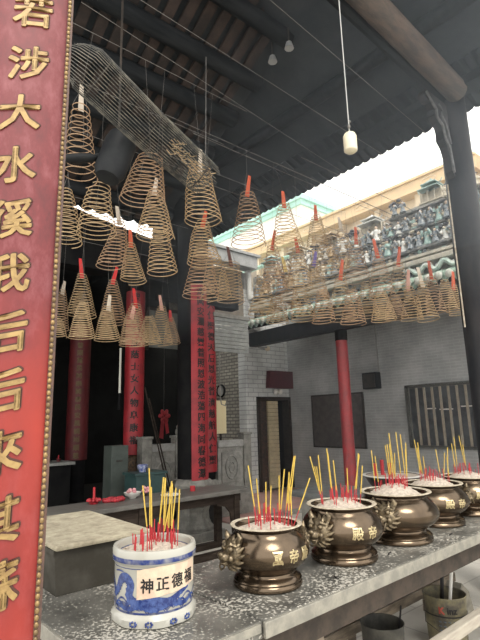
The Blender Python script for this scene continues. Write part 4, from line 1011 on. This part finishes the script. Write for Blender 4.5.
# ------------------------------------------------------------------ incense coils
COILS = [
 ('A', 1.37, 3.65, 4.28, 0.691, 0.146, 0.45, 'w', 0.185, 0.017),
 ('A', 1.66, 3.86, 3.70, 0.461, 0.172, 0.50, 'n', 0.089, -0.027),
 ('A', 1.48, 4.19, 3.76, 0.541, 0.131, 0.25, 'n', 0.165, 0.028),
 ('A', 1.87, 3.33, 3.83, 0.418, 0.189, 0.50, 'n', 0.084, -0.069),
 ('A', 2.08, 3.62, 3.70, 0.480, 0.176, 0.30, 'w', 0.090, 0.018),
 ('A', 2.30, 3.88, 3.46, 0.472, 0.152, 0.45, 'n', 0.125, 0.020),
 ('A', 1.96, 4.08, 3.53, 0.474, 0.141, 0.30, 'w', 0.114, -0.058),
 ('A', 2.17, 4.24, 3.39, 0.410, 0.132, 0.25, 'o', 0.120, 0.031),
 ('B', 2.08, 5.27, 3.31, 0.513, 0.163, 0.25, 'r', 0.160, 0.023),
 ('B', 2.31, 4.93, 3.19, 0.501, 0.153, 0.25, 'r', 0.133, 0.011),
 ('B', 1.88, 4.68, 2.82, 0.381, 0.133, 0.30, 'n', 0.100, -0.010),
 ('B', 2.16, 4.70, 2.82, 0.375, 0.139, 0.30, 'w', 0.094, -0.011),
 ('B', 2.00, 5.64, 3.18, 0.495, 0.109, 0.30, 'w', 0.094, -0.012),
 ('B', 1.81, 5.25, 2.75, 0.216, 0.110, 0.40, 'n', 0.086, 0.022),
 ('B', 2.64, 5.00, 2.97, 0.485, 0.177, 0.30, 'r', 0.162, -0.024),
 ('B', 2.42, 4.67, 2.76, 0.353, 0.131, 0.40, 'p', 0.064, 0.000),
 ('B', 2.92, 5.18, 2.89, 0.353, 0.149, 0.30, 'n', 0.122, 0.012),
 ('B', 3.17, 5.30, 3.07, 0.497, 0.143, 0.35, 'p', 0.128, 0.000),
 ('B', 3.40, 5.45, 2.97, 0.358, 0.122, 0.30, 'r', 0.079, 0.014),
 ('C', 2.41, 3.36, 3.92, 0.551, 0.178, 0.55, 'w', 0.165, 0.019),
 ('C', 2.64, 3.64, 3.53, 0.428, 0.169, 0.35, 'o', 0.097, 0.000),
 ('C', 2.84, 3.93, 3.37, 0.528, 0.190, 0.40, 'n', 0.104, -0.021),
 ('C', 3.13, 4.11, 3.41, 0.486, 0.169, 0.40, 'n', 0.110, 0.023),
 ('C', 3.46, 4.21, 3.43, 0.487, 0.166, 0.60, 'd', 0.186, -0.024),
 ('D', 3.26, 3.66, 4.05, 0.626, 0.193, 0.35, 'o', 0.259, 0.000),
 ('D', 3.51, 3.35, 3.87, 0.507, 0.172, 0.30, 'o', 0.116, 0.022),
 ('D', 4.13, 3.44, 3.92, 0.391, 0.129, 0.40, 'o', 0.115, 0.000),
 ('D', 3.68, 3.73, 3.54, 0.516, 0.149, 0.35, 'o', 0.157, 0.011),
 ('D', 3.81, 3.46, 3.46, 0.459, 0.145, 0.35, 'o', 0.109, 0.000),
 ('D', 4.34, 3.69, 3.46, 0.455, 0.147, 0.35, 'v', 0.120, 0.012),
 ('D', 4.12, 3.96, 3.42, 0.531, 0.173, 0.35, 'y', 0.121, 0.000),
 ('D', 3.78, 4.03, 3.27, 0.491, 0.167, 0.35, 'n', 0.164, -0.012),
 ('D', 4.44, 3.38, 3.23, 0.531, 0.165, 0.30, 'o', 0.231, 0.000),
 ('D', 4.83, 3.40, 3.77, 0.540, 0.163, 0.30, 'o', 0.147, -0.025),
 ('D', 4.65, 3.72, 3.88, 0.555, 0.180, 0.30, 'n', 0.126, 0.013),
 ('D', 4.99, 3.73, 4.08, 0.525, 0.161, 0.30, 'w', 0.131, 0.000),
 ('D', 4.77, 3.07, 3.48, 0.533, 0.154, 0.30, 'o', 0.185, 0.012),
 ('D', 5.17, 3.05, 3.45, 0.556, 0.160, 0.30, 'o', 0.193, 0.000),
 ('D', 4.91, 3.36, 3.23, 0.436, 0.148, 0.35, 'n', 0.169, 0.000),
 ('D', 4.30, 3.13, 2.98, 0.391, 0.144, 0.35, 'n', 0.174, -0.011),
 ('D', 4.53, 2.92, 2.94, 0.325, 0.144, 0.35, 'n', 0.173, 0.011),
 ('D', 4.04, 3.66, 3.13, 0.433, 0.151, 0.35, 'n', 0.160, 0.012),
 ('D', 4.02, 3.32, 3.00, 0.389, 0.133, 0.35, 'n', 0.195, 0.000),
 ('D', 4.99, 2.85, 3.07, 0.410, 0.139, 0.30, 'p', 0.318, 0.023),
 ('D', 4.88, 2.61, 3.04, 0.435, 0.122, 0.35, 'w', 0.152, 0.022),
 ('D', 5.51, 2.82, 3.28, 0.484, 0.136, 0.35, 'o', 0.193, 0.012),
 ('D', 5.79, 2.80, 3.27, 0.398, 0.127, 0.35, 'n', 0.174, 0.013),
 ('D', 6.04, 2.81, 3.23, 0.383, 0.117, 0.35, 'o', 0.178, 0.013),
 ('D', 5.41, 3.29, 3.11, 0.302, 0.154, 0.40, 'n', 0.176, 0.000),
 ('D', 4.26, 4.28, 3.15, 0.354, 0.155, 0.40, 'n', 0.177, 0.000),
]
TAGM = {'r': m_tagr, 'o': m_tago, 'w': m_tagw, 'p': m_tagp, 'v': m_tagv, 'y': m_tagy, 'd': mat('dark_paper', (.12, .05, .04), None, rough=.7)}
TAGN = {'r': 'red', 'o': 'orange', 'w': 'white', 'p': 'pink', 'v': 'violet', 'y': 'yellow', 'd': 'dark red', 'n': 'no'}
WHERE = {'A': 'of the upper left cluster', 'B': 'before the dark hall', 'C': 'below the wire bundle', 'D': 'over the courtyard'}
ORD = ['leftmost', 'second from left', 'third from left', 'fourth from left', 'fifth from left', 'sixth from left', 'seventh from left', 'eighth from left', 'ninth from left', 'tenth from left', 'eleventh from left', 'twelfth from left', 'thirteenth from left', 'fourteenth from left', 'fifteenth from left']
# wires the coils hang from: (group) -> list of (y, z, x0, x1)
WIRES = {'A': [(3.45, 4.86, 1.0, 3.1), (3.85, 4.66, 1.0, 3.1), (4.3, 4.46, 1.0, 3.1)], 'B': [(4.8, 4.0, 1.2, 3.25), (5.2, 3.9, 1.2, 3.3), (5.6, 3.84, 1.2, 3.3)], 'C': [(3.45, 4.86, 1.0, 3.1), (3.85, 4.66, 1.0, 3.6), (4.2, 4.5, 2.6, 4.2)],
         'D': [(2.8, 4.05, 3.2, 6.9), (3.15, 4.15, 3.2, 6.9), (3.45, 4.32, 2.4, 6.9), (3.65, 4.55, 2.2, 6.9), (4.0, 4.2, 2.6, 6.9)]}
side = {}
for gk in 'ABCD':
    for tk in TAGN:
        idx = [i for i, c in enumerate(COILS) if c[0] == gk and c[7] == tk]
        idx.sort(key=lambda i: (COILS[i][1] * .765 - COILS[i][2] * .643) / (COILS[i][1] * .634 + COILS[i][2] * .746))
        for k, i in enumerate(idx): side[i] = (k, len(idx))
for i, (gk, x, y, z, h, r, tr, tk, dt, dx) in enumerate(COILS):
    k, n = side[i]
    tg = f'with {TAGN[tk]} paper tag' if tk != 'n' else 'without paper tag'
    lab_ = f'incense coil {tg} {WHERE[gk]}' + (f', {ORD[k]}' if n > 1 else '')
    t = thing('incense_coil', lab_, 'incense coil', (x, y, z), 0, {'A': 'coils in the upper left cluster', 'B': 'coils in the low row before the hall', 'C': 'coils by the wire bundle', 'D': 'coils in the courtyard rows'}[gk])
    rr = random.Random(100 + i)
    turns = {'A': 11, 'C': 13, 'B': 16, 'D': 13}[gk] if h > .3 else 9
    if gk == 'A' and tr < .35: turns = 14
    nn = int(turns * 22); pts = []; ph = rr.random() * 6
    lx, ly = rr.uniform(-.012, .012), rr.uniform(-.012, .012)
    w2 = rr.uniform(.9, 1.0)
    for j in range(nn + 1):
        u = j / nn; a = ph + u * turns * 2 * PI
        q = r * (tr + (1 - tr) * u ** .85) * (1 + .025 * math.sin(a * 2 + i))
        pts.append((q * math.cos(a) + dx * .765 * u + lx * math.sin(5 * u), q * w2 * math.sin(a) - dx * .643 * u + ly * math.sin(4 * u), -h * (u + .01 * math.sin(a))))
    MB().tube(pts, .0042 if gk != 'B' else .0038, 5).build('spiral', m_coil if (i % 3) else m_coil2, t, True)
    wy, wz, wx0, wx1 = min(WIRES[gk], key=lambda w: abs(w[0] - y) + (9 if w[1] < z + dt - .02 else 0))
    b = MB()
    hk = Vector((0, wy - y, wz - z))
    top_ = Vector((0, 0, dt * .9))
    b.tube([top_, hk], .0012, 4)
    for q in range(3):
        a = q * 2 * PI / 3 + ph
        b.tube([top_, (r * tr * math.cos(a), r * tr * math.sin(a), 0), (r * .6 * math.cos(a) + dx * .4, r * .6 * math.sin(a) - dx * .3, -h * .5)], .0014, 4)
    b.build('hanging_string', m_string, t)
    if tk != 'n':
        b = MB(); w_ = .024; L_ = max(.11, min(.22, dt + .05)); az = math.atan2(-y, -x) + PI / 2 + rr.uniform(-.5, .5)
        b.prism([(-w_, -.02), (w_, -.03), (w_ * .8, L_), (-w_ * .5, L_ + .01)], .006)
        b.xform(Matrix.Translation((0, 0, -.03)) @ Matrix.Rotation(az, 4, 'Z') @ Matrix.Rotation(rr.uniform(-.22, .22), 4, 'Y') @ Matrix.Translation((0, -.003, 0)))
        b.build('paper_tag', TAGM[tk], t)
done = set()
wl = {'A': 'over the upper left coils', 'B': 'over the low coils before the hall', 'C': 'over the coils at the bundle end', 'D': 'over the courtyard coils'}
for gk in 'ABCD':
    for k, w in enumerate(WIRES[gk]):
        if w in done: continue
        done.add(w); y_, z_, x0, x1 = w
        if gk == 'C' and w[0] == 3.85: continue
        ps = [(x0 + (x1 - x0) * q / 12, y_, z_ - .0 * math.sin(q / 12 * PI)) for q in range(13)]
        o = MB().tube(ps, .003, 5).build('hanging_wire', m_string)
        tag(o, ['first', 'second', 'third', 'fourth', 'fifth'][k] + ' thin grey wire from the near side ' + wl[gk], 'wire')

# ------------------------------------------------------------------ wire bundle, drum fitting, pendant, lamps
t = thing('wire_bundle', 'long half-round bundle of grey wire rods slung under the dark roof', 'bundle', (0, 0, 0))
A = Vector((1.15, 2.98, 4.10)); B = Vector((2.21, 3.00, 3.58))
d = (B - A).normalized(); sidev = d.cross(Vector((.6, .8, .1))).normalized(); outv = sidev.cross(d).normalized()
if outv.dot(Vector((-.6, -.75, -.3))) < 0: outv = -outv
m_rod = mat('grey_wire_rod', (.06, .06, .058), (.20, .185, .15), 14, .5, .3)
for k in range(24):
    a = -PI * .52 + PI * 1.04 * k / 23
    r0, r1 = .175, .15
    p0 = A + (sidev * math.sin(a) + outv * math.cos(a) * .7) * r0; p1 = B + (sidev * math.sin(a) + outv * math.cos(a) * .7) * r1
    pm = (p0 + p1) / 2 - Vector((0, 0, .02))
    tip = A - d * .12 * math.cos(a * .9) + (sidev * math.sin(a) * .9 + outv * math.cos(a) * .35) * r0
    MB().tube([A - d * .17 * math.cos(a * .9) + sidev * math.sin(a) * r0 * .8, tip, p0, pm, p1 + d * R.uniform(-.05, .06)], .0034, 5).build('wire_rod', m_rod, t)
for q, lb in ((.08, 0), (.5, 0), (.94, 0)):
    P = A.lerp(B, q); rr_ = .168 - .03 * q
    MB().tube([P + (sidev * math.sin(a) + outv * math.cos(a) * .7) * rr_ for a in [-PI * .55 + PI * 1.1 * k / 16 for k in range(17)]], .006, 5).build('hoop', m_iron, t)
MB().tube([A - d * .16, A - d * .16 + Vector((0, 0, .5))], .003, 4).build('hanging_cord', m_string, t)
MB().tube([B, B + Vector((.02, 0, 1.2))], .003, 4).build('hanging_cord', m_string, t)
b = MB()
for k in range(40):
    u = R.random(); P = A.lerp(B, .62 + .33 * u) + outv * R.uniform(-.02, .08) + sidev * R.uniform(-.06, .06)
    b.tube([P, P + d * .05 + Vector((R.uniform(-.02, .02),) * 3), P + d * .08 + sidev * .03], .004, 4)
b.build('tangled_ends', m_coil, t)
t = thing('drum_fitting', 'dark drum-shaped fitting with a paddle arm under the wire bundle', 'fitting', (1.50, 3.22, 3.64))
MB().lathe([(0, -.22), (.09, -.21), (.12, -.15), (.125, .12), (.11, .19), (0, .2)], 24).xform(Matrix.Rotation(.3, 4, 'Y')).build('drum', mat('dull_black_metal', (.012, .013, .015), (.018, .02, .021), 6, .55, spec=.25), t, True)
MB().ball((-.25, .09, -.06), (.16, .05, .035), 14, 8, Matrix.Rotation(-.35, 3, 'Z') @ Matrix.Rotation(-.2, 3, 'Y')).tube([(-.14, .05, -.02), (0, 0, .02)], .02, 8).build('paddle_arm', MATS['dull_black_metal'], t, True)
MB().tube([(.05, .06, .15), (.05, .06, 1.9)], .010, 6).build('drop_rod', m_iron, t)
t = thing('pendant_weight', 'cream cylinder hanging on a long pale cord from the roof', 'pendant', (2.15, 1.5, 3.165))
MB().lathe([(0, -.068), (.027, -.065), (.038, -.055), (.039, .034), (.031, .051), (.01, .058), (.008, .068), (0, .068)], 20).build('cylinder', mat('cream_plastic', (.66, .60, .44), (.56, .5, .37), 12, .5), t, True)
MB().tube([(0, 0, .068), (0, 0, 2.87)], .003, 6).build('cord', mat('pale_cord', (.4, .4, .38), None, rough=.7), t)
MB().ball((0, 0, .10), (.009, .009, .015)).ball((.008, 0, .135), .009).build('cord_knot', m_string, t)
for k, (x, y, lb) in enumerate([(3.28, 3.2, 'small silvery lamp head on the dark roof left of the pendant'), (3.28, 2.95, 'second small silvery lamp head on the dark roof, farther up')]):
    z = zR(x) - .22
    t = thing('roof_lamp', lb, 'lamp', (x, y, z))
    MB().lathe([(0, .05), (.03, .04), (.05, -.03), (.045, -.03), (0, .0)], 14).build('lamp_shade', mat('silver_shade', (.5, .52, .52), None, rough=.35, metal=.6), t, True)
    MB().tube([(0, 0, .04), (0, 0, .22)], .008, 6).build('stem', m_iron, t)
for k, (p0, p1, lb) in enumerate([((.9, 2.45, 5.3), (4.85, 2.35, 4.72), 'thin roof wire nearest the log beam'), ((.9, 3.0, 5.0), (5.1, 2.95, 4.75), 'thin roof wire crossing behind the pendant'), ((1.2, 3.3, 4.95), (5.1, 3.5, 4.7), 'thin roof wire farthest under the dark roof')]):
    o = MB().tube([p0, p1], .0028, 5).build('roof_wire', m_string); tag(o, lb, 'wire')

# ------------------------------------------------------------------ incense smoke hanging in the air
hz = bpy.data.materials.new('incense_haze'); hz.use_nodes = True
nt = hz.node_tree; nt.nodes.remove(nt.nodes['Principled BSDF'])
vs_ = nt.nodes.new('ShaderNodeVolumeScatter'); vs_.inputs['Color'].default_value = (.82, .92, 1, 1); vs_.inputs['Density'].default_value = .05; vs_.inputs['Anisotropy'].default_value = .3
nt.links.new(vs_.outputs[0], nt.nodes['Material Output'].inputs['Volume'])
o = MB().span(2.5, 5.3, .3, 5.9, 2.7, 6.7).build('smoke_haze', hz); tag(o, 'blue-grey incense smoke gathered under the pavilion roof and eave', 'smoke', None, 'stuff')
h2 = hz.copy(); h2.name = 'thin_haze'; h2.node_tree.nodes['Volume Scatter'].inputs['Density'].default_value = .016
o = MB().span(3.9, 8.42, .3, 5.9, .03, 2.69).build('smoke_haze', h2); tag(o, 'thin incense smoke drifting low across the courtyard', 'smoke', None, 'stuff')

# ------------------------------------------------------------------ light
w = bpy.data.worlds.new('World'); bpy.context.scene.world = w; w.use_nodes = True
bg = w.node_tree.nodes['Background']; bg.inputs['Color'].default_value = (1.0, .985, .95, 1); bg.inputs['Strength'].default_value = 1.9
sun = bpy.data.lights.new('sun', 'SUN'); sun.energy = 2.2; sun.angle = math.radians(25); sun.color = (1, .96, .88)
so = bpy.data.objects.new('sun', sun); C.objects.link(so); so.rotation_euler = (math.radians(38), 0, math.radians(-20))

sc = bpy.context.scene
sc.view_settings.view_transform = 'Standard'; sc.view_settings.look = 'None'; sc.view_settings.exposure = .3; sc.view_settings.gamma = 1
